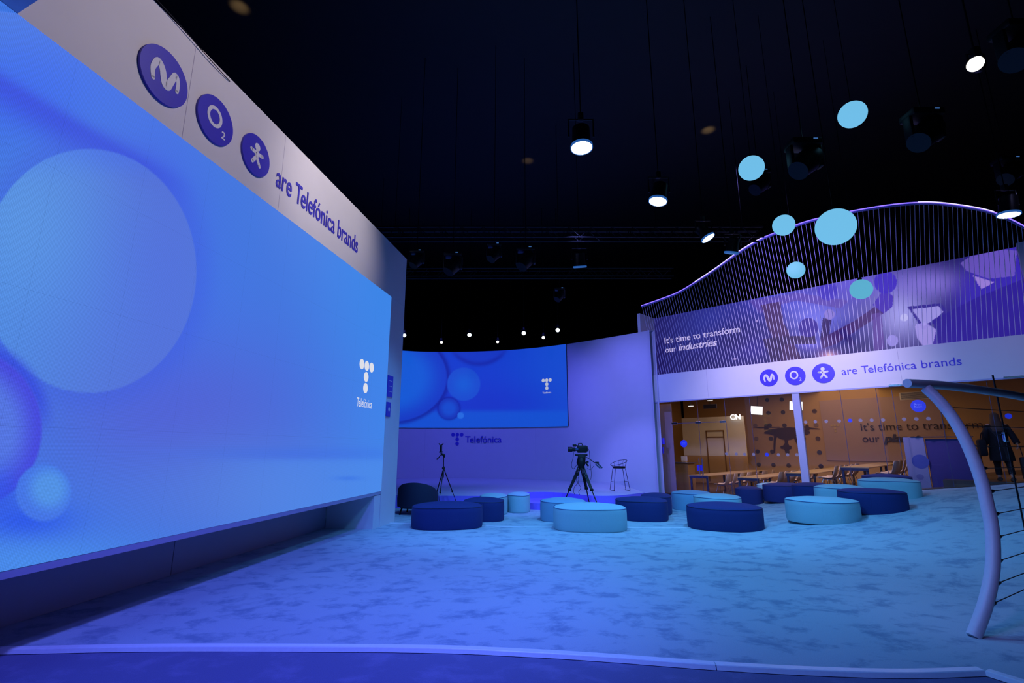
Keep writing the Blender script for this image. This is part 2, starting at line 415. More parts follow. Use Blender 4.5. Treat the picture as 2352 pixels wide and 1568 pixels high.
# white edge profile in pieces
t1 = bpy.data.objects.new('trim_1', None); COL.objects.link(t1); struct(t1); t1['label'] = 'white edge profile around the front of the raised floor'
def sweep_edge(path, name, wd=.07, th=.03, gap=.006):
    b = MB(); N = len(path); rows = []
    for i, p in enumerate(path):
        d = path[min(i + 1, N - 1)] - path[max(i - 1, 0)]; d.z = 0; d.normalize(); nn = Vector((-d.y, d.x, 0))
        rows.append([p + nn * wd + UP * .004, p + nn * .006 + UP * .004, p - nn * .002 + UP * -.002, p + UP * -th - nn * .02, p + nn * wd + UP * -th])
    vs = [v for r in rows for v in r]; m = 5
    fs = [(i * m + k, i * m + (k + 1) % m, (i + 1) * m + (k + 1) % m, (i + 1) * m + k) for i in range(N - 1) for k in range(m)]
    fs += [tuple(range(m)), tuple((N - 1) * m + k for k in range(m))[::-1]]
    b.add(vs, fs); return b.build(name, M_trim, t1, smooth=False)
ki = 6 * 7
a_ = edge_s[:ki + 1]; b_ = edge_s[ki:]
dd = (b_[1] - b_[0]).normalized(); b_ = [b_[0] + dd * .008] + b_[1:]
sweep_edge(a_, 'edge_profile'); sweep_edge(b_, 'edge_profile'); sweep_edge([corner + side_dir * .004, corner + side_dir * 1.5, edge_end], 'edge_profile')
# thin white strip set into the carpet further back
pl = catmull([atz(x, y, 0) for x, y in [(800, 1198), (1000, 1204), (1160, 1209), (1400, 1212), (1590, 1212), (1750, 1207), (1890, 1198)]], 8)
b = MB()
for a, c in zip(pl, pl[1:]):
    d = (c - a).normalized(); nn = Vector((-d.y, d.x, 0)) * .03
    b.add([a - nn + UP * .006, c - nn + UP * .006, c + nn + UP * .006, a + nn + UP * .006], [(0, 1, 2, 3)])
    b.add([a - nn + UP * .006, c - nn + UP * .006, c - nn - UP * .006, a - nn - UP * .006], [(0, 1, 2, 3)])
struct(b.build('trim_2', M_trim, smooth=False))

# ------------------------------------------------------------------ hall shell
CZ = 12
struct(MB().box((4, 11, CZ + .1), (38, 46, .2)).build('ceiling', M_ceil, smooth=False))
struct(MB().box((4, 34.1, CZ / 2 - .1), (38, .2, CZ + .2)).build('wall_back', M_black, smooth=False))
struct(MB().box((4, -12.1, CZ / 2 - .1), (38, .2, CZ + .2)).build('wall_front', M_black, smooth=False))
struct(MB().box((-15.1, 11, CZ / 2 - .1), (.2, 46, CZ + .2)).build('wall_left', M_black, smooth=False))
struct(MB().box((23.1, 11, CZ / 2 - .1), (.2, 46, CZ + .2)).build('wall_right', M_black, smooth=False))

# ------------------------------------------------------------------ left LED wall
fc = onL(937, 598); scTR = onL(901, 682); scBR = onL(873, 1128); scTL = onL(40, 35)
aS0 = LD.dot(scTL); aS1 = LD.dot((scTR + scBR) / 2); aE = LD.dot((fc + _b) / 2)
zT = (scTR.z + scTL.z) / 2; zB = scBR.z; zF = fc.z
LP = lambda a, off=0, z=0: LN * (CL + off) + LD * a + UP * z        # point on the left wall
mL = Matrix((LD, LN, UP)).transposed()                              # local x along, y out, z up
PLC = atz(0, 1442, 0); CPl = LN.dot(PLC) - CL                       # plinth offset (negative)
root = thing('display_wall', 'tall white framed display wall with huge blue picture screen at left', 'display wall', LP(5, -.3))
og = root.location.copy()
aBK = -1.0
b = MB()
b.box(LP((aBK + aE) / 2, -.3, (zT + zF) / 2 + .002), (aE - aBK, .6, zF - zT), mL)
b.build('fascia_band', M_white, root, smooth=False, org=og)
b = MB().box(LP((aS1 + aE) / 2 + .005, -.3, zT / 2), (aE - aS1 - .012, .6, zT - .003), mL)
b.build('side_column', M_white, root, smooth=False, org=og)
# end return seen as the blue-lit edge
b = MB().box(LP((aBK + aS1) / 2, CPl / 2 - .02, (zB - .033)), (aS1 - aBK, -CPl + .04, .066), mL); b.build('ledge', M_plinth, root, smooth=False, org=og)
for (k0, k1) in ((aBK, 4.0), (4.004, 6.6), (6.604, aS1 - .35)):
    b = MB().box(LP((k0 + k1) / 2, CPl - .1, (zB - .066) / 2), (k1 - k0 - .008, .2, zB - .07), mL)
    b.build('plinth_panel', M_plinth, root, smooth=False, org=og)
b = MB().box(LP((aBK + aE) / 2, -.72, (zB + zF) / 2), (aE - aBK - .1, .2, zF - zB - .05), mL); b.build('backing', M_black, root, smooth=False, org=og)
b = MB().box(LP(aS1 - .17, CPl / 2, zB / 2 - .04), (.33, -CPl - .02, zB - .075), mL); b.build('column_foot', M_white, root, smooth=False, org=og)
# fine panel joints of the fascia
for px in (1030, ):
    pass
for aj in (LD.dot(onL(428, 250)), LD.dot(onL(645, 420))):
    b = MB().box(LP(aj, .0005, (zT + zF) / 2), (.006, .003, zF - zT - .01), mL); b.build('joint', M_plinth, root, smooth=False, org=og)

def lerp(a, c, t): return a + (c - a) * t
def gau(x, y, cx, cy, sx, sy): return math.exp(-((x - cx) / sx) ** 2 - ((y - cy) / sy) ** 2)
def sst(e0, e1, x): return ss((x - e0) / (e1 - e0))
def mixc(a, c, t): return tuple(a[i] + (c[i] - a[i]) * t for i in range(3))
def paint_big(x, y):
    c = (66, 122, 228)
    c = mixc(c, (62, 138, 238), sst(600, 880, x))
    c = mixc(c, (84, 100, 212), .95 * gau(x, y, 400, 960, 330, 200))
    c = mixc(c, (88, 128, 222), .8 * gau(x, y, 560, 1130, 260, 120))
    c = mixc(c, (78, 150, 240), .7 * gau(x, y, 60, 1290, 260, 70))
    c = mixc(c, (60, 96, 236), .8 * gau(x, y, 350, 560, 120, 260))
    c = mixc(c, (48, 104, 240), .8 * gau(x, y, 60, 200, 230, 130))
    # floor line of the picture
    c = mixc(c, (84, 148, 240), .45 * sst(1045, 1062, y) * sst(420, 700, x))
    c = mixc(c, (60, 110, 232), .4 * gau(x, y, 700, 1042, 260, 16))
    # upper ball edge
    yy = 190 + .62 * x - .00012 * x * x
    if x < 470: c = mixc(c, (44, 70, 222), .75 * math.exp(-((y - yy) / (26 if y < yy else 60)) ** 2) * sst(470, 300, x) )
    # big ball
    rr = math.hypot((x - 205) / 246, (y - 622) / 280)
    ins = mixc((84, 148, 228), (88, 120, 218), sst(-100, 420, x + .12 * (y - 600)))
    ins = mixc(ins, (70, 120, 240), .6 * sst(430, 340, y))
    ins = mixc(ins, (104, 168, 236), .6 * gau(x, y, 60, 520, 160, 200))
    k = sst(1.006, .994, rr)
    c = mixc(c, (62, 92, 226), .30 * sst(1.25, 1.0, rr) * (1 - k))
    c = mixc(c, ins, .78 * k)
    # left ball
    rr = math.hypot((x + 90) / 185, (y - 985) / 185)
    k = sst(1.03, .98, rr); c = mixc(c, (52, 70, 222), .8 * sst(1.22, 1.0, rr) * (1 - k) * sst(1010, 900, y))
    c = mixc(c, mixc((70, 70, 222), (88, 120, 228), sst(1.0, .6, rr)), .9 * k)
    # dark cleft under the left ball
    c = mixc(c, (44, 88, 236), .85 * gau(x, y, 60, 1195, 110, 40)); c = mixc(c, (48, 84, 232), .7 * gau(x, y, 0, 1130, 50, 60))
    # small ball
    rr = math.hypot((x - 100) / 64, (y - 1131) / 66)
    c = mixc(c, mixc((84, 150, 232), (70, 120, 232), sst(.3, 1, math.hypot((x - 112) / 64, (y - 1122) / 66))), sst(1.05, .93, rr))
    c = mixc(c, (52, 110, 232), .5 * gau(x, y, 800, 1098, 30, 5))
    return c
def picture(name, P, nu, nv, fn, m, parent, org, u0=0, u1=1, v0=0, v1=1, su=1, sv=1):
    """P(u,v) -> world point; colours from the picture function of the photographed motif"""
    vs = []; cols = []; uvs = []
    for i in range(nu + 1):
        for j in range(nv + 1):
            u = lerp(u0, u1, i / nu); v = lerp(v0, v1, j / nv); p = P(u, v); vs.append(tuple(p - org))
            cols.append((*[max(0, q) for q in lin(tuple(max(0, min(255, q)) for q in fn(*proj(p))))], 1)); uvs.append((u * su, v * sv))
    n = nv + 1
    fs = [(i * n + j, (i + 1) * n + j, (i + 1) * n + j + 1, i * n + j + 1) for i in range(nu) for j in range(nv)]
    me = bpy.data.meshes.new(name); me.from_pydata(vs, [], fs)
    ca = me.color_attributes.new('Col', 'FLOAT_COLOR', 'POINT'); ca.data.foreach_set('color', np.array(cols, dtype=np.float32).ravel())
    uvl = me.uv_layers.new(name='UVMap'); arr = np.array(uvs, dtype=np.float32)
    idx = np.empty(len(me.loops), dtype=np.int32); me.loops.foreach_get('vertex_index', idx); uvl.data.foreach_set('uv', arr[idx].ravel())
    me.materials.append(m); return link(name, me, parent)
W_ = aS1 - aS0 + .35; H_ = zT - zB
NU, NV = 10, 4
for i in range(NU):
    for j in range(NV):
        g = .0003
        a0 = lerp(aS0 - .35, aS1, i / NU) + g; a1 = lerp(aS0 - .35, aS1, (i + 1) / NU) - g; z0 = lerp(zB, zT, j / NV) + g; z1 = lerp(zB, zT, (j + 1) / NV) - g
        picture('led_panel', lambda u, v: LP(u, .004, v), 84, 66, paint_big, M_bigscreen, root, og, a0, a1, z0, z1)
b = MB().box(LP((aS0 - .35 + aS1) / 2, -.02, (zB + zT) / 2), (aS1 - aS0 + .35 - .01, .04, zT - zB - .01), mL); b.build('screen_backing', M_blkpl, root, smooth=False, org=og)
# logo on the picture
p = onL(842, 840); pb = onL(839, 891)
sT = (p.z - pb.z) / 2
b = dotted_T(MB(), 0, 0, sT, 0, .004)
tl = thing('screen_logo', 'white dotted letter T with lettering on the right side of the large screen', 'logo', mtx=frameL(p + LN * .006))
b.v = [Vector((v.x, v.y, v.z)) for v in b.v]
b.build('dotted_letter', M_scrw, tl, smooth=False)
q0 = onL(819, 921); q1 = onL(854, 925)
wt = LD.dot(q1 - q0); tb = textmesh('Telefónica', wt, wt * .25, .001, offset=-.004)
dz = q0.z - p.z - .10
build_flat(tb, 'lettering', M_scrw, tl, mtx=Matrix.Translation((LD.dot(q0 - p), dz, 0)))
root_screenlogo = tl
# emblem discs
def emblem(kind, mtx, r, mdisc, label, depth=.03, group=None):
    t = thing({'m': 'round_emblem', 'o': 'round_emblem', 'x': 'round_emblem'}[kind], label, 'emblem', mtx=mtx, group=group)
    disc(MB(), 0, 0, r, 0.001, depth, 56).build('disc', mdisc, t)
    b = MB(); z0, z1 = depth - .001, depth + .004
    if kind == 'm':
        stroke(b, [(-.44 * r, -.40 * r), (-.50 * r, -.02 * r), (-.34 * r, .34 * r), (-.14 * r, .16 * r), (0, -.24 * r), (.14 * r, -.30 * r), (.26 * r, .02 * r), (.40 * r, .36 * r), (.54 * r, .14 * r), (.54 * r, -.20 * r)],
               lambda q: r * (.15 + .13 * math.sin(PI * min(1, q * 1.1)) ** 1.0), z0, z1, 6)
        b.build('symbol', M_symb, t, smooth=False)
    elif kind == 'o':
        c = [(-.10 * r + .36 * r * math.cos(a), .10 * r + .40 * r * math.sin(a), 0) for a in [2 * PI * k / 40 for k in range(41)]]
        for i in range(40):
            a0, a1 = 2 * PI * i / 40, 2 * PI * (i + 1) / 40
            f = lambda a, k: (-.10 * r + (.27 + .15 * k) * r * math.cos(a), .10 * r + (.31 + .15 * k) * r * math.sin(a))
            b.prism([f(a0, 0), f(a0, 1), f(a1, 1), f(a1, 0)], z0, z1)
        b.build('symbol', M_symb, t, smooth=False)
        tb = textmesh('2', .22 * r, .34 * r, .004, offset=.02); build_flat(tb, 'subscript', M_symb, t, mtx=Matrix.Translation((.36 * r, -.56 * r, depth)))
    else:
        disc(b, 0, .44 * r, .19 * r, z0, z1)
        for y0_, x, y in ((.10, -.40, .12), (.10, .40, .15), (-.06, -.25, -.44), (-.06, .27, -.44)):
            stroke(b, [(0, y0_ * r), (x * r, y * r)], .185 * r, z0, z1 + random.random() * .0004, 1)
        stroke(b, [(0, .16 * r), (0, -.08 * r)], .26 * r, z0, z1, 1)
        b.build('symbol', M_symb, t, smooth=False)
    return t
for kind, cx, cy, ytop, ybot, lb in (('m', 374, 176, 106, 245, 'round deep blue emblem with wavy white M on left wall fascia'),
                                     ('o', 492, 277, 219, 337, 'round deep blue emblem reading O2 on left wall fascia'),
                                     ('x', 585, 357, 306, 409, 'round deep blue emblem with white little figure on left wall fascia')):
    p = onL(cx, cy); r = (onL(cx, ytop + 3).z - onL(cx, ybot - 3).z) / 2
    emblem(kind, frameL(p), r * .97, M_brand, lb)
q0 = onL(633, 417); q1 = onL(821, 566)
wT = LD.dot(q1 - q0); tb = textmesh('are Telefónica brands', wT, wT * .128, .012, offset=.004)
o = build_flat(tb, 'sign_lettering', M_brand, None, mtx=None); 
zc = (onL(633, 405).z + onL(633, 428).z) / 2 - .1
o.matrix_world = frameL(Vector((q0.x, q0.y, q0.z - .06))); tag(o, 'deep blue raised lettering naming the brands along left wall fascia', 'lettering')
# two dark signs on the side column
for (x0, x1, y0, y1, lb) in ((889, 901, 862, 912, 'upper small dark blue notice on side column of display wall'), (887, 896, 923, 957, 'lower small dark blue notice with white figure on display wall column')):
    p = onL((x0 + x1) / 2 , (y0 + y1) / 2); wd = abs(LD.dot(onL(x1, y0) - onL(x0, y0))); ht = onL(x0, y0).z - onL(x0, y1).z
    p = LP(aS1 + .02 + wd / 2, .0, p.z)
    t = thing('wall_notice', lb, 'sign', mtx=frameL(p)); MB().bbox((0, 0, .012), (wd, ht, .02), .003).build('plate', M_brand, t, smooth=False)
    b = MB()
    if 'upper' in lb:
        for k in range(3): MB().box((0, ht * (.25 - .25 * k), .0235), (wd * .6, .012, .002)).build('print_line', M_symb, t, smooth=False)
    else:
        disc(b, wd * .1, ht * .0, ht * .14, .022, .024); b.build('symbol', M_symb, t, smooth=False)
# canopy at upper left
e0 = atz(0, 58, zT); e1 = atz(88, 0, zT); d = (e1 - e0).normalized(); nrm = Vector((d.y, -d.x, 0))
if nrm.y > 0: nrm = -nrm
a = e0 - d * .3; c = e0 + d * 2.4
b = MB(); P4 = [a, c, c + nrm * 2.6, a + nrm * 2.6]; b.prism([(p.x, p.y) for p in P4], zT + .003, zT + .35)
o = b.build('canopy', mat('canopy_white', (.5, .48, .62), .6), smooth=False); tag(o, 'pale canopy slab jutting out above left end of the large screen', 'canopy')
# cable running along the wall top
q9 = onL(300, -60, .03)
b = MB().tube(catmull([onL(528, 187, .012), onL(490, 145, .03), onL(449, 98, .03), onL(408, 51, .03), onL(359, -2, .03), q9, q9 + Vector((.05, -.4, .5)), q9 + Vector((.05, -.5, CZ - q9.z))], 6), .006, 6)
tag(b.build('hanging_cable', M_blkpl), 'thin black cable rising from the top of the display wall', 'cable')

# ------------------------------------------------------------------ stage with curved back wall
WP = [(1560, 740, 17.9), (1460, 765, 19.25), (1305, 790, 21.4), (1200, 801, 22.6), (1100, 806, 23.2), (1000, 808, 23.3), (927, 806, 23.0)]
wall_pts = []
for px, py, Y in WP[1:]:
    r = ray(px, py); wall_pts.append(Vector((r.x / r.y * Y, Y, 0)))
wall_pts = [Vector((5.33, 18.72, 0))] + wall_pts + [Vector((-7.6, 21.8, 0)), Vector((-10.5, 19.6, 0))]
curve = catmull(wall_pts, 12)[::-1]       # left to right
ZW = 1.75 + .2265 * 19.9
ZW = sum(aty(px, py, Y).z for px, py, Y in WP[1:]) / 6
cum = [0]
for a, c in zip(curve, curve[1:]): cum.append(cum[-1] + (c - a).length)
def cpt(s):
    s = min(max(s, 0), cum[-1] - 1e-5)
    for i in range(len(cum) - 1):
        if cum[i] <= s <= cum[i + 1]:
            return curve[i].lerp(curve[i + 1], (s - cum[i]) / max(1e-9, cum[i + 1] - cum[i]))
def cdir(s): return (cpt(s + .15) - cpt(s - .15)).normalized()
def sofpx(px):          # arc length where the photograph column px meets the wall (at eye level)
    best = None
    for i in range(1200):
        s = cum[-1] * i / 1200; p = cpt(s); x = proj((p.x, p.y, 3))[0]
        if best is None or abs(x - px) < best[0]: best = (abs(x - px), s)
    return best[1]
SZ = .36
b = MB(); vs = []; fs = []
n = len(curve)
for i, p in enumerate(curve):
    d = cdir(cum[i]); nn = Vector((-d.y, d.x, 0))
    vs += [p + UP * 0, p + UP * ZW, p + nn * .25 + UP * ZW, p + nn * .25]
for i in range(n - 1):
    for k in range(4): fs.append((i * 4 + k, i * 4 + (k + 1) % 4, i * 4 + 4 + (k + 1) % 4, i * 4 + 4 + k))
b.add(vs, fs); o = b.build('wall_stage', M_lav); struct(o); o['label'] = 'curved lavender wall behind the stage'
# stage platform
front = [(-600, 1137), (905, 1137), (1000, 1138), (1120, 1138.5), (1165, 1137.5), (1180, 1134), (1195, 1131), (1240, 1129.5), (1290, 1131), (1330, 1135), (1365, 1138), (1410, 1138), (1445, 1135), (1479, 1131)]
fp = [atz(x, y, SZ) for x, y in front]; fp[0] = Vector((-9.5, fp[1].y + .1, SZ))
def poly_obj(name, poly, z0, z1, mt, ms, parent=None):
    bm = bmesh.new(); vt = [bm.verts.new((x, y, z1)) for x, y in poly]; f = bm.faces.new(vt); f.material_index = 0
    vb = [bm.verts.new((x, y, z0)) for x, y in poly]
    for i in range(len(poly)):
        j = (i + 1) % len(poly); q = bm.faces.new((vt[i], vb[i], vb[j], vt[j])); q.material_index = 1
    bmesh.ops.triangulate(bm, faces=[f]); bmesh.ops.recalc_face_normals(bm, faces=bm.faces)
    me = bpy.data.meshes.new(name); bm.to_mesh(me); bm.free(); me.materials.append(mt); me.materials.append(ms)
    return link(name, me, parent)
def yline(pts, x):
    if x <= pts[0].x: return pts[0].y
    for a, c in zip(pts, pts[1:]):
        if a.x <= x <= c.x and c.x > a.x: return a.y + (c.y - a.y) * ss((x - a.x) / (c.x - a.x)) if False else a.y + (c.y - a.y) * (x - a.x) / (c.x - a.x)
    return pts[-1].y
fps = catmull(fp, 5); fps.append(Vector((5.05, fps[-1].y + .35, SZ)))
cs_ = sorted([p for p in curve if p.x < 5.2], key=lambda p: p.x)
def stage_mesh(name, x0, x1, n):
    b = MB(); vs = []; fs = []
    xs_ = sorted(set([x0 + (x1 - x0) * k / n for k in range(n + 1)] + [p.x for p in fps if x0 < p.x < x1]))
    for x in xs_:
        yf = yline(fps, x); yb_ = max(yline(cs_, x) - .012, yf + .01)
        vs += [(x, yf, 0), (x, yf, SZ), (x, yb_, SZ), (x, yb_, 0)]
    for i in range(len(xs_) - 1):
        for k in range(3): fs.append((i * 4 + k, i * 4 + k + 1, i * 4 + 5 + k, i * 4 + 4 + k))
    fs += [(0, 1, 2, 3), tuple((len(xs_) - 1) * 4 + k for k in range(4))]
    me = b.add(vs, fs).mesh(name); me.materials.append(M_stage); me.materials.append(M_stagef)
    for p in me.polygons: p.material_index = 0 if p.normal.z > .9 else 1
    return link(name, me)
o = stage_mesh('stage', -9.4, fp[-1].x + .03, 60); tag(o, 'low glossy lavender stage with violet front in front of curved wall', 'stage')
# round step
sc = Vector((1.42, 16.9, 0)); rs = 1.62
cx = (atz(1178, 1150, .18).x + atz(1352, 1150, .18).x) / 2; 
R_ = (atz(1352, 1148, .18).x - atz(1178, 1148, .18).x) / 2; cyy = atz(1262, 1156, .18).y + R_
poly2 = [(cx + R_ * math.cos(2 * PI * k / 64), cyy + R_ * math.sin(2 * PI * k / 64)) for k in range(64)]
poly2 = [p for p in poly2 if p[1] < yline(fps, p[0]) - .006]
k0 = min(range(len(poly2)), key=lambda i: -poly2[i][0] if False else 0)
poly2 = sorted(poly2, key=lambda p: p[0]); xl, xr = poly2[0][0], poly2[-1][0]
poly2 = poly2 + [(x, yline(fps, x) - .006) for x in [xr - (xr - xl) * k / 24 for k in range(25)]]
o = poly_obj('round_step', poly2, .0, .18, M_step, M_stagef); tag(o, 'round violet step set into the front of the stage', 'step')
# back screen
sA, sB = sofpx(760), sofpx(1306)
zb0, zb1 = aty(1200, 981, 22.6).z, ZW - .01
def paint_back(x, y):
    c = mixc((20, 62, 208), (22, 78, 212), sst(1100, 1300, x))
    c = mixc(c, (24, 52, 200), .8 * gau(x, y, 1120, 930, 150, 50))
    k = sst(955, 935, y) if x < 1 else 0
    c = mixc(c, (20, 84, 214), sst(936, 950, y) * .9)
    rr = math.hypot(x - 1100, y - 800 + 40) / 76     # upper ball
    c = mixc(c, (24, 56, 196), .8 * sst(1.06, .97, rr)); c = mixc(c, (18, 34, 160), .6 * math.exp(-((rr - 1.0) / .07) ** 2) * sst(790, 830, y))
    rr = math.hypot((x - 900) / 126, (y - 866) / 102)     # large left ball
    k = sst(1.015, .985, rr); c = mixc(c, (16, 30, 150), .75 * math.exp(-((rr - 1.02) / .055) ** 2))
    c = mixc(c, mixc((20, 92, 218), (22, 60, 200), sst(.5, 1.02, rr)), k)
    rr = math.hypot(x - 1065, y - 882) / 38
    c = mixc(c, mixc((22, 92, 216), (26, 78, 210), sst(0, 1, rr)), sst(1.04, .97, rr))
    rr = math.hypot(x - 1031, y - 938) / 24
    c = mixc(c, (14, 28, 150), .7 * math.exp(-((rr - 1.02) / .12) ** 2)); c = mixc(c, mixc((22, 76, 208), (22, 54, 186), sst(.4, 1, rr)), sst(1.04, .96, rr))
    rr = math.hypot(x - 1058, y - 954) / 7.5; c = mixc(c, (40, 110, 230), sst(1.1, .9, rr))
    return c
rootb = thing('stage_screen', 'wide curved blue picture screen on the wall behind the stage', 'screen', cpt((sA + sB) / 2) + UP * zb0)
ogb = rootb.location.copy()
def cin(s, off): d = cdir(s); return cpt(s) - Vector((-d.y, d.x, 0)) * off
picture('screen_picture', lambda u, v: cin(u, .07) + UP * v, 260, 90, paint_back, M_backscreen, rootb, ogb, sA, sB, zb0, zb1)
b = MB(); N = 50
for i in range(N):
    a, c = lerp(sA, sB, i / N), lerp(sA, sB, (i + 1) / N)
    pa, pc, qa, qc = cin(a, .002), cin(c, .002), cin(a, .066), cin(c, .066)
    for z in (zb0, zb1): b.add([pa + UP * z, pc + UP * z, qc + UP * z, qa + UP * z], [(0, 1, 2, 3)])
for s_ in (sA, sB): b.add([cin(s_, .002) + UP * zb0, cin(s_, .072) + UP * zb0, cin(s_, .072) + UP * zb1, cin(s_, .002) + UP * zb1], [(0, 1, 2, 3)])
b.build('casing', M_blkpl, rootb, smooth=False, org=ogb)
def frameC(s, z, off):
    d = cdir(s); p = cin(s, off); nn = -Vector((-d.y, d.x, 0))
    return Matrix(((d.x, 0, nn.x, p.x), (d.y, 0, nn.y, p.y), (0, 1, 0, z), (0, 0, 0, 1)))
s0 = sofpx(1259); p0 = cin(s0, .08)
z0 = aty(1259, 873, p0.y).z; z2 = aty(1259, 891, p0.y).z; k = (z0 - z2) / 2
t = thing('screen_logo', 'grey dotted letter T with tiny lettering on the stage screen', 'logo', mtx=frameC(s0, z0, .085))
dotted_T(MB(), 0, 0, k, 0, .004).build('dotted_letter', M_scrg, t, smooth=False)
build_flat(textmesh('Telefónica', k * 2.5, None, .003, offset=.01), 'lettering', M_scrg, t, mtx=Matrix.Translation((-k * 1.25, -k * 3.35, 0)))
s0 = sofpx(1051); p0 = cin(s0, .0); z0 = aty(1051, 998, p0.y).z; k = (z0 - aty(1051, 1018.5, p0.y).z) / 2
t = thing('wall_logo', 'dark blue dotted letter T on lavender stage wall beneath the screen', 'logo', mtx=frameC(s0, z0, .002))
dotted_T(MB(), 0, 0, k, 0, .02, k * .42).build('dotted_letter', M_brand, t, smooth=False)
s1 = sofpx(1111); x0 = sofpx(1070); x1 = sofpx(1153); p1 = cin(s1, 0); zz = aty(1111, 1016, p1.y).z
o = build_flat(textmesh('Telefónica', x1 - x0, None, .02, offset=.008), 'sign_lettering', M_brand, None); o.matrix_world = frameC(s1, zz, .03) @ Matrix.Translation((-(x1 - x0) / 2, 0, 0))
tag(o, 'dark blue lettering beside the dotted T on lavender stage wall', 'lettering')
# joint in the stage wall
for px in (978, 1230, ):
    s0 = sofpx(px); struct(MB().box((0, 0, 0), (.006, (zb0 - SZ) * .96, .004)).build('trim_3', M_plinth, smooth=False)).matrix_world = frameC(s0, (zb0 + SZ) / 2, .003)

# ------------------------------------------------------------------ press room building (right)
RP = lambda wv, off=0, z=0: RN * (CR + off) + RD * wv + UP * z
mR = Matrix((RD, RN, UP)).transposed()
wof = lambda px, py=1000, off=0: RD.dot(onR(px, py, off))
w0 = wof(1471, 863); wE = 4.2
zGT = 3.43; zFT = 4.45; zTOP = 7.0
o = MB().box(RP((w0 + wE) / 2, .15, (zGT + zFT) / 2), (wE - w0, .3, zFT - zGT), mR).build('wall_fascia', M_white, smooth=False); struct(o); o['label'] = 'white fascia above the press room glass'
wg0 = wof(1500, 1000)
struct(MB().box(RP((w0 + wg0) / 2, .15, zGT / 2 - .002), (wg0 - w0, .3, zGT - .005), mR).build('wall_pier', M_white, smooth=False))
for px in (1622, 2068): struct(MB().box(RP(wof(px, 850), -.001, (zGT + zFT) / 2), (.006, .003, zFT - zGT - .02), mR).build('trim_4', M_plinth, smooth=False))
# upper box: left side wall, roof slab, right side wall
DB = 1.15
struct(MB().box(RP(w0 + .06, DB / 2 + .02, (zFT + zTOP) / 2 + .005), (.12, DB + .04, zTOP - zFT), mR).build('wall_side', M_white, smooth=False))
wr = RD.dot(atp(2338, 600, RN, CR + DB))
struct(MB().box(RP(wr + .2, DB - .1, (zFT + zTOP) / 2 + .005), (.35, .5, zTOP - zFT), mR).build('wall_side_far', M_white, smooth=False))
struct(MB().box(RP((w0 - 3.2 + wE) / 2, 5.5, zFT + .05), (wE - w0 + 3.2, 9.4, .1), mR).build('ceiling_press', mat('press_ceiling', (.3, .22, .14), .7), smooth=False))
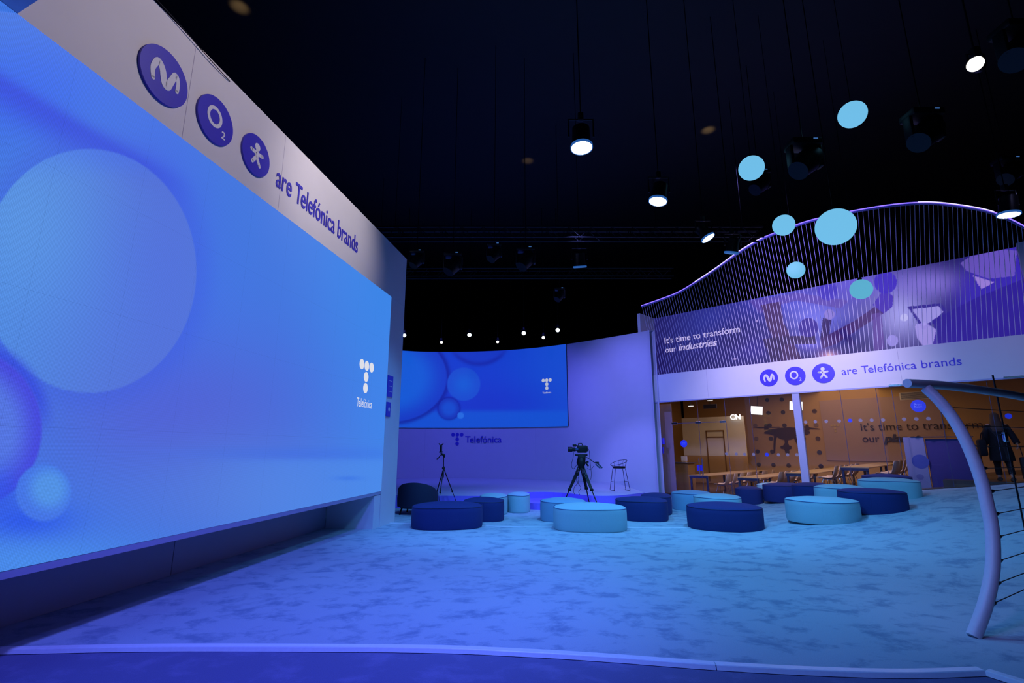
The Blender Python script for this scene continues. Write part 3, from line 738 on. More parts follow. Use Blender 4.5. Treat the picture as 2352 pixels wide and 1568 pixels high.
# banner picture, drawn with its own emission
def inpoly(x, y, P):
    c = False; n = len(P); j = n - 1
    for i in range(n):
        if (P[i][1] > y) != (P[j][1] > y) and x < (P[j][0] - P[i][0]) * (y - P[i][1]) / (P[j][1] - P[i][1]) + P[i][0]: c = not c
        j = i
    return c
def paint_ban(x, y):
    c = (30, 24, 96)
    c = mixc(c, (52, 60, 170), .8 * gau(x, y, 1640, 740, 90, 70))
    c = mixc(c, (70, 74, 210), .9 * gau(x, y, 1800, 690, 110, 40))
    c = mixc(c, (120, 122, 244), .95 * gau(x, y, 1880, 730, 90, 55))
    c = mixc(c, (110, 96, 230), .9 * gau(x, y, 1960, 650, 110, 50))
    c = mixc(c, (176, 172, 252), .95 * gau(x, y, 2070, 720, 75, 75))
    c = mixc(c, (150, 130, 240), .8 * gau(x, y, 2140, 650, 90, 40))
    c = mixc(c, (60, 40, 190), .95 * sst(2150, 2230, x + .35 * (y - 700)))
    c = mixc(c, (40, 22, 140), .8 * gau(x, y, 2290, 760, 90, 60))
    c = mixc(c, (90, 70, 220), .5 * gau(x, y, 1720, 800, 50, 30))
    c = mixc(c, (26, 18, 80), .7 * gau(x, y, 1680, 780, 50, 40))
    c = mixc(c, (120, 110, 240), .8 * gau(x, y, 1860, 790, 40, 20))
    def P(pts, col, k=1.0):
        nonlocal c
        if inpoly(x, y, pts): c = mixc(c, col, k)
    P([(1720, 690), (1830, 672), (1950, 690), (1930, 708), (1830, 690), (1790, 700), (1745, 720)], (96, 70, 170), .7)
    P([(1748, 700), (1792, 692), (1800, 740), (1845, 832), (1800, 840), (1775, 780), (1760, 740)], (74, 44, 92), .9)
    P([(1752, 778), (1800, 772), (1872, 770), (1874, 790), (1800, 790), (1790, 840), (1776, 840), (1760, 800)], (48, 28, 80), .95)
    P([(1890, 730), (1910, 734), (1900, 788), (1884, 780)], (46, 24, 90), .95)
    P([(1884, 778), (1960, 738), (2010, 704), (2030, 690), (2044, 710), (1990, 744), (1920, 790), (1890, 800)], (66, 34, 104), .92)
    P([(2004, 700), (2030, 664), (2052, 680), (2050, 704), (2030, 720)], (74, 50, 190), .95)
    P([(1925, 760), (1940, 754), (1966, 790), (1955, 796)], (40, 22, 110), .95)
    P([(2004, 720), (2024, 718), (2032, 800), (2008, 806)], (96, 66, 160), .85)
    P([(2084, 704), (2162, 696), (2176, 716), (2150, 740), (2120, 758)], (54, 40, 150), .95)
    P([(2094, 710), (2156, 703), (2166, 716), (2146, 734), (2122, 748)], (168, 158, 240), .95)
    P([(2102, 745), (2124, 740), (2150, 756), (2150, 792), (2124, 800), (2106, 775)], (176, 160, 246), .85)
    P([(2140, 735), (2250, 680), (2352, 640), (2352, 800), (2140, 800), (2150, 760)], (44, 24, 150), .8)
    for (hx, hy, hr, col, k) in ((1901, 668, 22, (66, 50, 196), .95), (1857, 752, 22, (50, 30, 150), .95), (2034, 648, 26, (66, 44, 200), .92), (1905, 722, 12, (150, 132, 222), .9), (2050, 782, 13, (160, 148, 240), .9), (2077, 729, 9, (200, 196, 255), .9), (1688, 824, 3, (170, 150, 220), 1), (1738, 737, 3, (170, 150, 220), 1)):
        if math.hypot(x - hx, y - hy) < hr: c = mixc(c, col, k)
    # helmet
    if inpoly(x, y, [(2206, 604), (2230, 588), (2300, 572), (2336, 575), (2330, 634), (2270, 640), (2220, 622)]): c = mixc(c, (128, 104, 206), .7)
    if inpoly(x, y, [(2234, 632), (2284, 648), (2254, 664)]): c = mixc(c, (170, 140, 230), .9)
    c = mixc(c, (236, 160, 190), .8 * gau(x, y, 1905, 818, 26, 14)); c = mixc(c, (255, 220, 220), .8 * gau(x, y, 1905, 816, 6, 6))
    return c
CB = DB
wB0 = RD.dot(atp(1505, 860, RN, CR + CB))
rb = thing('glowing_banner', 'long violet glowing picture of machinery and worker behind hanging cords', 'banner', RP((wB0 + wr) / 2, CB, zFT))
picture('banner_picture', lambda u, v: RP(u, CB, v), 560, 150, paint_ban, M_banner, rb, rb.location.copy(), wB0, wr + .02, zFT + .005, zTOP)
MB().box(RP((wB0 + wr) / 2, CB + .06, (zFT + zTOP) / 2), (wr - wB0, .1, zTOP - zFT), mR).build('banner_frame', M_blkpl, rb, smooth=False, org=rb.location.copy())
# text on banner
tm = thing('banner_slogan', 'white slogan about industries at left end of the violet banner', 'lettering', mtx=frameR(atp(1527, 789, RN, CR + CB - .02)))
q = lambda x, y: atp(x, y, RN, CR + CB - .02)
pw = RD.dot(q(1700, 762) - q(1527, 789))
build_flat(textmesh("It's time to transform", pw, None, .004, offset=.006), 'lettering', M_banw, tm, mtx=Matrix.Translation((0, 0.0, 0)))
dz = q(1527, 810).z - q(1527, 789).z
pw1 = RD.dot(q(1552, 808) - q(1527, 811))
build_flat(textmesh('our', pw1, None, .004), 'lettering', M_banw, tm, mtx=Matrix.Translation((0, dz, 0)))
pw2 = RD.dot(q(1645, 797) - q(1557, 806))
build_flat(textmesh('industries', pw2, None, .004, shear=.32, didone=.02), 'lettering', M_banw, tm, mtx=Matrix.Translation((RD.dot(q(1557, 806) - q(1527, 811)), dz, 0)))
# brand emblems on right fascia
for kind, cx, cy, rr, lb in (('m', 1766, 867.5, 22.5, 'violet blue round emblem with wavy white M on fascia above glass'), ('o', 1826.5, 863, 24.5, 'violet blue round emblem reading O2 on fascia above glass'), ('x', 1891, 857, 26, 'violet blue round emblem with white little figure on fascia above glass')):
    p = onR(cx, cy); r = (onR(cx, cy - rr * .87).z - onR(cx, cy + rr * .87).z) / 2
    emblem(kind, frameR(p), r, M_brandR, lb, .012)
q0 = onR(1934, 861); q1 = onR(2209, 833)
o = build_flat(textmesh('are Telefónica brands', RD.dot(q1 - q0), None, .008, offset=.0), 'sign_lettering', M_brandR, None); o.matrix_world = frameR(q0)
tag(o, 'violet blue lettering naming the brands along fascia above glass', 'lettering')
# hanging cord curtain
corr = [(1508, 1474), (1620, 1576), (1720, 1670), (1847, 1789), (1971, 1936), (2084, 2076), (2200, 2190), (2312, 2293), (2420, 2388), (2560, 2500)]
TC = [(1474, 704), (1520, 688), (1560, 672), (1605, 645), (1650, 615), (1700, 579), (1750, 550), (1800, 530), (1860, 509), (1950, 489), (2040, 474), (2110, 468), (2170, 470), (2250, 482), (2300, 497), (2352, 522), (2400, 552), (2500, 620)]
def tcy(x):
    for a, c in zip(TC, TC[1:]):
        if a[0] <= x <= c[0]: return a[1] + (c[1] - a[1]) * (x - a[0]) / (c[0] - a[0])
    return TC[-1][1]
def topx(xb):
    for a, c in zip(corr, corr[1:]):
        if a[0] <= xb <= c[0]: return a[1] + (c[1] - a[1]) * (xb - a[0]) / (c[0] - a[0])
    return corr[-1][1]
OFF = .10
def xb_of_w(wv): return proj(RP(wv, OFF, zFT))[0]
rt = thing('cord_curtain', 'wave shaped curtain of taut white cords lit violet over the press room', 'screen', RP(w0 + 5, OFF, zFT))
ogc = rt.location.copy()
unit = MB().tube([(0, 0, 0), (0, 0, 1)], .0068, 6).mesh('cord', True); unit.materials.append(M_rod)
wa = wof(1508, 858, OFF); wv = wa + .02; tops = []
while wv < wE - .35 and xb_of_w(wv) < 2545:
    xb = xb_of_w(wv); xt = topx(xb); T = atp(xt, tcy(xt), RN, CR + OFF); B = RP(wv, OFF, zFT + .002)
    o = link('cord', unit, rt); d = T - B
    o.matrix_local = Matrix.Translation(B - ogc) @ d.to_track_quat('Z', 'Y').to_matrix().to_4x4() @ Matrix.Diagonal((1, 1, d.length, 1))
    tops.append(T); wv += .10
tp = catmull([atp(x, y, RN, CR + OFF) for x, y in TC], 6)
MB().tube(tp, .035, 8).build('top_tube', mat('curtain_tube', (.2, .18, .5), .4), rt, org=ogc)
MB().tube([p + Vector((-.02, -.02, .035)) for p in tp], .016, 6).build('led_strip', M_led, rt, org=ogc)
for (x0, x1) in ((1590, 1760), (2100, 2290)):
    seg = [p + Vector((-.05, -.05, .035)) for p in tp if x0 < proj(p)[0] < x1]
    MB().tube(seg, .010, 6).build('led_strip', M_ledw, rt, 'brighter white stretch of light strip', org=ogc)

# interior ------------------------------------------------------------------
DEEP = 9.6
b = MB(); NW = 40
vs = []; fs = []
for i in range(NW + 1):
    wv = lerp(w0 - 3.1, 6.5, i / NW)
    for j in range(3):
        p = RP(wv, lerp(.05 if wv > w0 else 1.3, DEEP, j / 2)); pe = RP(wv, .0); vs.append((p.x, p.y, fh(pe.x, pe.y) + .012))
for i in range(NW):
    for j in range(2): fs.append((i * 3 + j, i * 3 + 3 + j, i * 3 + 4 + j, i * 3 + 1 + j))
b.add(vs, fs); o = b.build('floor_press', M_ochf); struct(o)
ftz = lambda p: fh(RP(RD.dot(p), 0).x, RP(RD.dot(p), 0).y) + .012
struct(MB().box(RP((w0 + 6.5) / 2, DEEP + .1, 2.2), (6.5 - w0 + 6, .2, 4.6), mR).build('wall_press_back', M_och, smooth=False))
wb = bpy.data.objects['wall_press_back']; wb['label'] = 'ochre back wall of the press room'
struct(MB().box(RP(w0 - 3.2, 5.4, 2.2), (.1, 8.4, 4.4), mR).build('wall_press_left', M_och, smooth=False))
struct(MB().box(RP(6.4, 5.2, 2.6), (.1, 9, 3.8), mR).build('wall_press_right', M_och, smooth=False))
IB = lambda px, py, o=.03: atp(px, py, RN, CR + DEEP - o)
# dots on the back wall
z5 = lambda x, y: (1480 + x / 5.227, 860 + y / 5.227)
z6 = lambda x, y: (1840 + x / 4.594, 840 + y / 4.594)
dots = [z5(*d) for d in ((1475, 305), (1490, 460), (1505, 610), (1520, 768), (1535, 925), (1650, 300), (1665, 452), (1683, 610), (1716, 925), (1360, 922), (1375, 1080), (1550, 1085), (1733, 1090), (1190, 920), (2120, 1100), (2103, 933), (1850, 290), (1870, 450), (1890, 610), (1912, 768), (1925, 925))]
pale = [z5(*d) for d in ((1345, 768), (1333, 612), (2045, 438), (2060, 605), (2085, 768))] + [z6(*d) for d in ((140, 478), (178, 765), (335, 620))]
blued = [z6(*d) for d in ((193, 912), (210, 1058), (355, 765), (373, 915))]
for L_, m_ in ((dots, M_dot), (pale, M_dot2), (blued, mat('slate_dot', (.09, .08, .16), .6, bump=0))):
    for (x, y) in L_:
        b = disc(MB(), 0, 0, .10, 0, .012, 20); p = IB(x, y, .012)
        o = b.build('dot', m_, None, smooth=False); o.matrix_world = frameR(p); o.parent = wb
        o.matrix_parent_inverse = Matrix.Identity(4)
# added pink panel standing for the stage screen's reflection in the glass
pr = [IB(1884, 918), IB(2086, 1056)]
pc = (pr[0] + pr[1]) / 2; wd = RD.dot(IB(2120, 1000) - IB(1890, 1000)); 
t = thing('reflection_panel', 'wide dull pink panel imitating the stage screen reflection on press room back wall', 'screen', mtx=frameR(Vector((pc.x, pc.y, pc.z))))
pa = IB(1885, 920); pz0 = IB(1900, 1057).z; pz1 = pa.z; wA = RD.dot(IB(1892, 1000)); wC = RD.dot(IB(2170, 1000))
bx = MB().box(((wA + wC) / 2 - RD.dot(pc), (pz0 + pz1) / 2 - pc.z, .0), (wC - wA, pz1 - pz0, .03)); bx.build('reflection_sheet', M_pink, t, smooth=False)
g = mat('gold_dots', (.55, .42, .25), .6)
p = IB(*z6(355, 628), .06); t = thing('reflected_logo', 'small golden dotted T of the reflected screen on the dull pink panel', 'logo', mtx=frameR(p)); dotted_T(MB(), 0, 0, .13, 0, .004, .05).build('dotted_letter', g, t, smooth=False)
# slogan
p = IB(*z6(635, 683), .07); t = thing('wall_slogan', 'large dark slogan about the planet on press room back wall', 'lettering', mtx=frameR(p))
ww = RD.dot(IB(*z6(1925, 670), .07) - p)
build_flat(textmesh("It's time to transform", ww, None, .01, offset=-.008), 'lettering', M_ptext, t)
p2 = IB(*z6(652, 803), .07); build_flat(textmesh('our', RD.dot(IB(*z6(830, 800), .07) - p2), None, .01, offset=-.006), 'lettering', M_ptext, t, mtx=Matrix.Translation((RD.dot(p2 - p), p2.z - p.z, 0)))
p3 = IB(*z6(870, 803), .07); build_flat(textmesh('planet', RD.dot(IB(*z6(1260, 790), .07) - p3), None, .01, shear=.3, didone=.05), 'lettering', mat('wall_lettering_blue', (.06, .07, .22), .6), t, mtx=Matrix.Translation((RD.dot(p3 - p), p3.z - p.z, 0)))
# drone picture
def dpoly(b, pts, z0, z1, c0):
    P = []
    for x, y in pts:
        q_ = IB(*z5(x, y)); P.append((RD.dot(q_ - c0), q_.z - c0.z))
    bm = bmesh.new(); vt = [bm.verts.new((x, y, z1)) for x, y in P]; f = bm.faces.new(vt); r_ = bmesh.ops.triangulate(bm, faces=[f])
    bm.verts.index_update(); b.add([v.co.copy() for v in bm.verts], [[v.index for v in f.verts] for f in bm.faces]); bm.free()
    b.add([(x, y, z) for x, y in P for z in (z0, z1)], [(2 * i, 2 * i + 1, (2 * i + 3) % (2 * len(P)), (2 * i + 2) % (2 * len(P))) for i in range(len(P))])
c0 = IB(*z5(1700, 760), .02)
t = thing('drone_mural', 'dark brown silhouette of a quadcopter printed on ochre back wall', 'mural', mtx=frameR(c0))
for nm, P in (('body', [(1440, 690), (1500, 660), (1620, 640), (1740, 632), (1860, 640), (1980, 680), (1990, 700), (1950, 722), (1870, 710), (1800, 755), (1760, 780), (1690, 784), (1640, 775), (1590, 745), (1510, 718), (1440, 706)]),
              ('motor', [(1440, 600), (1462, 588), (1486, 600), (1492, 660), (1440, 662)]), ('motor', [(1932, 612), (1952, 596), (1972, 612), (1982, 668), (1930, 668)]),
              ('propeller', [(1285, 632), (1440, 628), (1625, 626), (1625, 634), (1440, 640), (1380, 642)]), ('propeller', [(1880, 610), (1960, 630), (2110, 650), (2105, 656), (1960, 650), (1880, 622)]),
              ('landing_leg', [(1555, 735), (1592, 740), (1576, 800), (1570, 940), (1552, 938), (1550, 850)]), ('landing_leg', [(1790, 755), (1820, 745), (1856, 830), (1866, 940), (1850, 940), (1838, 850)]),
              ('gimbal_camera', [(1680, 782), (1726, 782), (1722, 812), (1736, 850), (1765, 856), (1765, 890), (1740, 896), (1730, 915), (1690, 915), (1670, 890), (1636, 886), (1634, 858), (1664, 854), (1686, 820)])):
    b = MB(); dpoly(b, P, 0, .012 + .0006 * random.random(), c0); build_flat(b, nm, M_drone, t)
# lit white squares
M_sq = mat('lit_square', (.2, .2, .2), .5, emis=(1, .97, .9), es=1.6, bump=0)
for i, (cx_, cy_, lb) in enumerate((((1350), (430), 'small bright tilted square lamp left of the white mullion'), ((1822), (375), 'small bright square lamp behind the white mullion'))):
    p = IB(*z5(cx_, cy_), 2.2); t = thing('square_lamp', lb, 'lamp', mtx=frameR(p) @ Matrix.Rotation(-.12, 4, 'Z')); MB().bbox((0, 0, 0), (.56, .42, .04), .005).build('housing', M_blkpl, t, smooth=False)
    MB().box((0, 0, .023), (.52, .38, .006)).build('diffuser', M_sq, t, smooth=False)
    MB().tube([(0, .2, -.02), (0, 4.40 - p.z, -.02)], .01, 6).build('hanger', M_blkpl, t)
# pale rear area with door
p = atp(*z5(820, 760), RN, CR + 7.3); 
pw = RD.dot(atp(*z5(1190, 760), RN, CR + 7.3) - atp(*z5(445, 760), RN, CR + 7.3)); zt = atp(*z5(800, 515), RN, CR + 7.3).z; zb_ = atp(*z5(800, 978), RN, CR + 7.3).z
t = thing('partition_wall', 'pale grey partition panel behind the glass doors', 'partition', mtx=frameR(Vector((p.x, p.y, 0.02))))
MB().box((0, (zt + zb_) / 2, -.05), (pw, zt - zb_, .08)).build('upper_panel', M_pale, t, smooth=False)
MB().box((0, zb_ / 2, -.05), (pw, zb_ - .01, .08)).build('lower_panel', M_och, t, smooth=False)
mfr = mat('brown_frame', (.22, .12, .05), .5)
for dx in (-.3, .55): MB().box((dx, 1.3, -.0), (.05, 2.4, .03)).build('frame_post', mfr, t, smooth=False)
MB().box((.12, 2.5, -.0), (.9, .06, .03)).build('frame_rail', mfr, t, smooth=False)
MB().box((.12, 2.2, -.0), (.9, .05, .03)).build('frame_rail', mfr, t, smooth=False)
p = atp(*z5(1035, 540), RN, CR + 7.15); pw = RD.dot(atp(*z5(1158, 540), RN, CR + 7.15) - p)
t = thing('lit_letters', 'glowing white letters C and N above the pale partition', 'lettering', mtx=frameR(p))
build_flat(textmesh('CN', pw, None, .03, offset=.02), 'lettering', M_sq, t)
MB().box((pw / 2, -.03, .0), (pw, .02, .02)).build('mounting_rail', M_och, t, smooth=False)
# narrow white panel inside the leftmost pane, lavender light put into its colour
pa, pb_ = wof(1508, 1000, .6), wof(1546, 1000, .6); t = thing('side_panel', 'narrow white panel, lavender light in its colour, behind the leftmost glass pane', 'panel', mtx=frameR(RP((pa + pb_) / 2, .6, .02)))
MB().bbox((0, 1.7, 0), (pb_ - pa, 3.3, .05), .008).build('panel_sheet', mat('lavender_lit_white', (.46, .36, .42), .5), t, smooth=False); MB().box((0, .01, 0), (pb_ - pa + .04, .03, .2)).build('foot', M_tleg, t, smooth=False)
# counter
p = atp(*z5(440, 1060), RN, CR + 2.2); zc = p.z
t = thing('reception_counter', 'wooden counter with dark top just inside the glass doors', 'counter', mtx=frameR(Vector((p.x, p.y, .012))))
MB().bbox((0, zc / 2, 0), (.85, zc - .03, .6), .01).build('body', M_counter, t, smooth=False)
MB().bbox((0, zc, 0), (.95, .035, .68), .006).build('top', M_tleg, t, smooth=False)
for k in range(4): MB().box((-.3 + .2 * k, zc / 2, .303), (.17, zc - .12, .008)).build('panel', M_counter, t, smooth=False)
tt = thing('desk_lamp_sign', 'small pale card holder standing on the wooden counter', 'sign', mtx=frameR(Vector((p.x, p.y, zc + .03))) @ Matrix.Translation((.2, 0, .1)))
MB().bbox((0, .012, 0), (.2, .02, .1), .003).build('foot', M_pale, tt, smooth=False); MB().bbox((0, .15, 0), (.26, .18, .012), .003).build('card', M_pale, tt, smooth=False)
MB().box((0, .04, -.012), (.02, .1, .01)).build('stem', M_chrome, tt, smooth=False)
# tables
def table(near, lb, L=5.9, wd=.72):
    base = ftz(near) ; H = .74
    t = thing('meeting_table', lb, 'table', (near.x, near.y, base), -PI / 4, 'long tables in the press room')
    # local x = along glass (RD), local y = into the room (RN)
    nseg = 4
    MB().bbox((wd / 2, L / 2, H - .015), (wd, L, .03), .006).build('tabletop', M_table, t, smooth=False)
    MB().box((wd / 2, .014, H - .06), (wd - .04, .02, .08)).build('end_apron', M_tleg, t, smooth=False)
    MB().box((wd / 2, L - .014, H - .06), (wd - .04, .02, .08)).build('end_apron', M_tleg, t, smooth=False)
    for y in (.06, L / 2, L - .06):
        for x in (.06, wd - .06): MB().box((x, y, (H - .03) / 2), (.06, .06, H - .03)).build('leg', M_tleg, t, smooth=False)
    return t
nears = [atz(1582, 1091, .74), atz(1686, 1097, .74), onR(1798, 1084, .15), onR(1925, 1073, .15)]
nears = [RP(RD.dot(p), max(.35, RN.dot(p) - CR)) for p in nears]
names = ['long table nearest the counter behind the glass', 'second long table from the counter behind the glass', 'long table just left of the white mullion', 'long table right of the white mullion, near pink reflection panel']
# chair prototype
def make_chair():
    t = thing('shell_chair', 'x', 'chair', (0, 0, 0), 0, 'shell chairs at the press room tables')
    prof = [(.23, .425, .40), (.20, .445, .42), (.10, .440, .43), (-.05, .430, .44), (-.15, .445, .45), (-.21, .52, .46), (-.245, .62, .46), (-.27, .72, .44), (-.285, .79, .40), (-.29, .815, .34)]
    vs = []; nx = 6
    for off in (0, 1):
        for (y, z, wd) in prof:
            for i in range(nx + 1):
                x = (i / nx - .5) * wd; cv = (abs(x) / (wd / 2)) ** 2 * .035
                dy, dz = (cv, 0) if z > .5 else (0, cv)
                vs.append((x, y + dy - (.012 if off and z > .5 else 0), z + dz - (.012 if off and z <= .5 else 0)))
    n = nx + 1; m = len(prof); fs = []
    for o_ in (0, 1):
        for r_ in range(m - 1):
            for i in range(nx): fs.append(tuple(o_ * n * m + q for q in (r_ * n + i, r_ * n + i + 1, (r_ + 1) * n + i + 1, (r_ + 1) * n + i)))
    B = n * m
    for r_ in range(m - 1):
        for i in (0, nx): fs.append((r_ * n + i, (r_ + 1) * n + i, B + (r_ + 1) * n + i, B + r_ * n + i))
    for i in range(nx):
        for r_ in (0, m - 1): fs.append((r_ * n + i, r_ * n + i + 1, B + r_ * n + i + 1, B + r_ * n + i))
    MB().add(vs, fs).build('shell', M_chair, t)
    MB().bbox((0, 0, .41), (.28, .26, .02), .004).build('under_frame', M_chrome, t, smooth=False)
    for sx, sy in ((-1, -1), (1, -1), (-1, 1), (1, 1)):
        MB().tube([(sx * .12, sy * .11, .405), (sx * .23, sy * .21, .0)], [.011, .009], 6).build('leg', M_chrome, t)
    return t
proto = None; first = True
rows = [(0, [0.35, .95, 1.6, 2.3, 3.1, 4.0, 4.9], 'chair at table nearest the counter'), (1, [.35, .95, 1.6, 2.4, 3.3, 4.3], 'chair at second long table from the counter'), (2, [.5, 1.1, 1.8, 2.6, 3.4], 'chair at long table behind the white mullion'), (3, [.45, 1.15, 1.9, 2.7], 'chair at long table in front of pink reflection panel')]
ordn = ['nearest the glass', 'second from the glass', 'third from the glass', 'fourth from the glass', 'fifth from the glass', 'sixth from the glass', 'seventh from the glass']
for (ri, ds, nm) in rows:
    table(nears[ri], names[ri])
    for k, d in enumerate(ds):
        p = nears[ri] + RD * (.72 + .34) + RN * d; z = ftz(p)
        lb = 'pale shell ' + nm + ', ' + ordn[k]
        ang = -PI / 4 + PI / 2 + random.uniform(-.15, .15)        # faces the table (towards -RD)
        if proto is None: proto = make_chair(); proto.location = (p.x, p.y, z); proto.rotation_euler = (0, 0, ang); proto['label'] = lb
        else: dup(proto, (p.x, p.y, z), ang, lb)
# glass front
rg = bpy.data.objects.new('window_1', None); COL.objects.link(rg); struct(rg); rg['label'] = 'glass front of the press room'
seams_px = [1500, 1543, 1604, 1668, 1727]; wm0, wm1 = wof(1829, 1000), wof(1846, 1000)
ws = [wof(x, 1000) for x in seams_px] + [wm0]
def pane(wa_, wb_, z1=None):
    pm = RP((wa_ + wb_) / 2, 0); z0 = fh(pm.x, pm.y) + .02
    MB().box(RP((wa_ + wb_) / 2, .1, (z0 + zGT) / 2), (wb_ - wa_ - .012, .012, zGT - z0 - .02), mR).build('pane', M_glass, rg, smooth=False)
for a, c in zip(ws, ws[1:]): pane(a, c)
ws2 = [wm1] + [wof(x, 1000) for x in (1941, 2026, 2063, 2170, 2290)] + [3.3, 4.2]
for a, c in zip(ws2, ws2[1:]): pane(a, c)
for wj in ws[1:-1] + ws2[1:-1]:
    MB().box(RP(wj, .1, (fh(RP(wj).x, RP(wj).y) + zGT) / 2), (.010, .014, zGT - fh(RP(wj).x, RP(wj).y) - .04), mR).build('joint', M_tleg, rg, smooth=False)
for (a, c, nm) in ((wm0, wm1, 'mullion'),):
    MB().box(RP((a + c) / 2, .08, zGT / 2 + .01), (c - a, .14, zGT - .03), mR).build(nm, M_metalb, rg, smooth=False)
MB().box(RP((wg0 + wE) / 2, .02, zGT - .02), (wE - wg0, .05, .04), mR).build('head_rail', M_metalb, rg, smooth=False)
wd0, wd1, wd2 = ws[1], ws[2], ws[3]; zd = onR(1600, *[970]).z
for a, c in ((wd0, wd1), (wd1, wd2)):
    MB().box(RP((a + c) / 2, .085, zd), (c - a - .01, .02, .015), mR).build('door_rail', M_tleg, rg, smooth=False)
for wv in (wd0 + .1, wd2 - .1, wd1):
    MB().bbox(RP(wv, .075, zd), (.22, .03, .07), .005, mR).build('door_hinge', M_chrome, rg, smooth=False)
MB().bbox(RP(wof(2057, 886), .0, zGT + .0), (.3, .06, .05), .005, mR).build('door_hinge', M_chrome, rg, smooth=False)
MB().bbox(RP(wof(2345, 868), -.0, zGT + .0), (.6, .06, .04), .005, mR).build('door_hinge', M_chrome, rg, smooth=False)
for wv in (wd1 - .06, wd1 + .06):
    MB().tube([RP(wv, .03, .8), RP(wv, .03, 1.35)], .014, 8).build('door_handle', M_chrome, rg)
# stickers on the glass
def sticker(name, px, py, r, m, lb, cat='sticker', sq=None, grp=None, text=None):
    p = onR(px, py, .088)
    t = thing(name, lb, cat, mtx=frameR(p), group=grp)
    if sq: MB().box((0, 0, .001), (sq[0], sq[1], .003)).build('sheet', m, t, smooth=False)
    else: disc(MB(), 0, 0, r, -.001, .002, 26).build('sheet', m, t, smooth=False)
    if text:
        for i, s_ in enumerate(text):
            build_flat(textmesh(s_, r * 1.0, None, .001), 'lettering', mat('sticker_text', (.35, .4, .9), .5, bump=0), t, mtx=Matrix.Translation((-r * .5, r * (.08 - .34 * i), .003)))
    return t
sticker('round_sticker', *z5(474, 828), .13, M_bdot, 'round blue sticker on the left glass door', text=['Press', 'Room'])
sticker('round_sticker', 2109, 932, .165, M_bdot, 'larger round blue sticker on the glass near the pink reflection panel', text=['Press', 'Room'])
sticker('square_sticker', *z5(215, 798), 0, M_brandR, 'blue square notice on narrow pane left of doors', sq=(.18, .23))
sticker('square_sticker', *z5(220, 908), 0, M_brandR, 'small blue notice below the square one on narrow pane', sq=(.09, .23))
sticker('round_sticker', *z5(178, 936), .045, M_bdot, 'tiny round blue sticker on narrow pane left of doors')
sticker('square_sticker', *z5(665, 1120), 0, M_brandR, 'blue square notice low on the right glass door', sq=(.2, .2))
sticker('round_sticker', *z5(1472, 960), .06, M_bdot, 'small bright blue dot on glass below the drone mural')
sticker('round_sticker', *z6(517, 577), .055, M_bdot, 'small bright blue dot on glass above the planet slogan')
sticker('round_sticker', *z6(2188, 530), .065, M_bdot, 'small bright blue dot on glass beside the person')
ords = ['first', 'second', 'third', 'fourth', 'fifth', 'sixth', 'seventh', 'eighth', 'ninth', 'tenth']
for k, (x, y) in enumerate([z5(*d) for d in ((985, 950), (1105, 952), (1203, 955), (1312, 957), (1610, 962), (1720, 962), (1832, 962))]):
    sticker('round_sticker', x, y, .048, M_gdot, ords[k] + ' frosted grey dot from the left in the row left of the mullion', grp='frosted dots across the glass front')
for k, (x, y) in enumerate([z6(*d) for d in ((48, 593), (150, 588), (265, 585), (402, 582), (627, 574), (745, 572), (865, 570), (1088, 563), (1216, 560), (1344, 556))]):
    sticker('round_sticker', x, y, .048, M_gdot, ords[k] + ' frosted grey dot from the left in the row right of the mullion', grp='frosted dots across the glass front')
# desk on right and high table
p = onR(2106, 1060, .75); zt = onR(2106, 1004, .75).z; fz = ftz(p)
t = thing('lectern_desk', 'lavender lit desk with purple side near the pink reflection panel', 'desk', mtx=frameR(Vector((p.x, p.y, fz))))
MB().bbox((0, (zt - fz) / 2, 0), (.46, zt - fz, .06), .006).build('front_panel', mat('lavender_panel', (.35, .36, .62), .5, bump=0), t, smooth=False)
MB().bbox((.72, (zt - fz) / 2 - .02, -.10), (.95, zt - fz - .06, .04), .006).build('side_panel', mat('purple_panel', (.10, .07, .30), .35, bump=0), t, smooth=False)
disc(MB(), .08, (zt - fz) * .52, .19, .031, .034).build('round_print', mat('blue_print', (.10, .14, .55), .5, bump=0), t, smooth=False)
disc(MB(), .02, (zt - fz) * .22, .08, .031, .034).build('round_print', mat('blue_print2', (.22, .22, .5), .5, bump=0), t, smooth=False)
MB().bbox((.6, zt - fz + .005, -.1), (1.3, .02, .3), .004).build('top', M_tleg, t, smooth=False)
p = onR(*z6(1700, 905), 1.3); fz = ftz(p); hh = p.z - fz
t = thing('high_table', 'narrow white topped high table beside the purple desk', 'table', mtx=frameR(Vector((p.x, p.y, fz))))
MB().bbox((0, hh, 0), (.85, .04, .6), .008).build('top', M_white, t, smooth=False)
for sx in (-.34, .34):
    for sz in (-.24, .24): MB().box((sx, (hh - .02) / 2, sz), (.05, hh - .02, .05)).build('leg', mfr, t, smooth=False)
MB().box((0, .25, .24), (.66, .03, .03)).build('foot_rail', M_chrome, t, smooth=False)
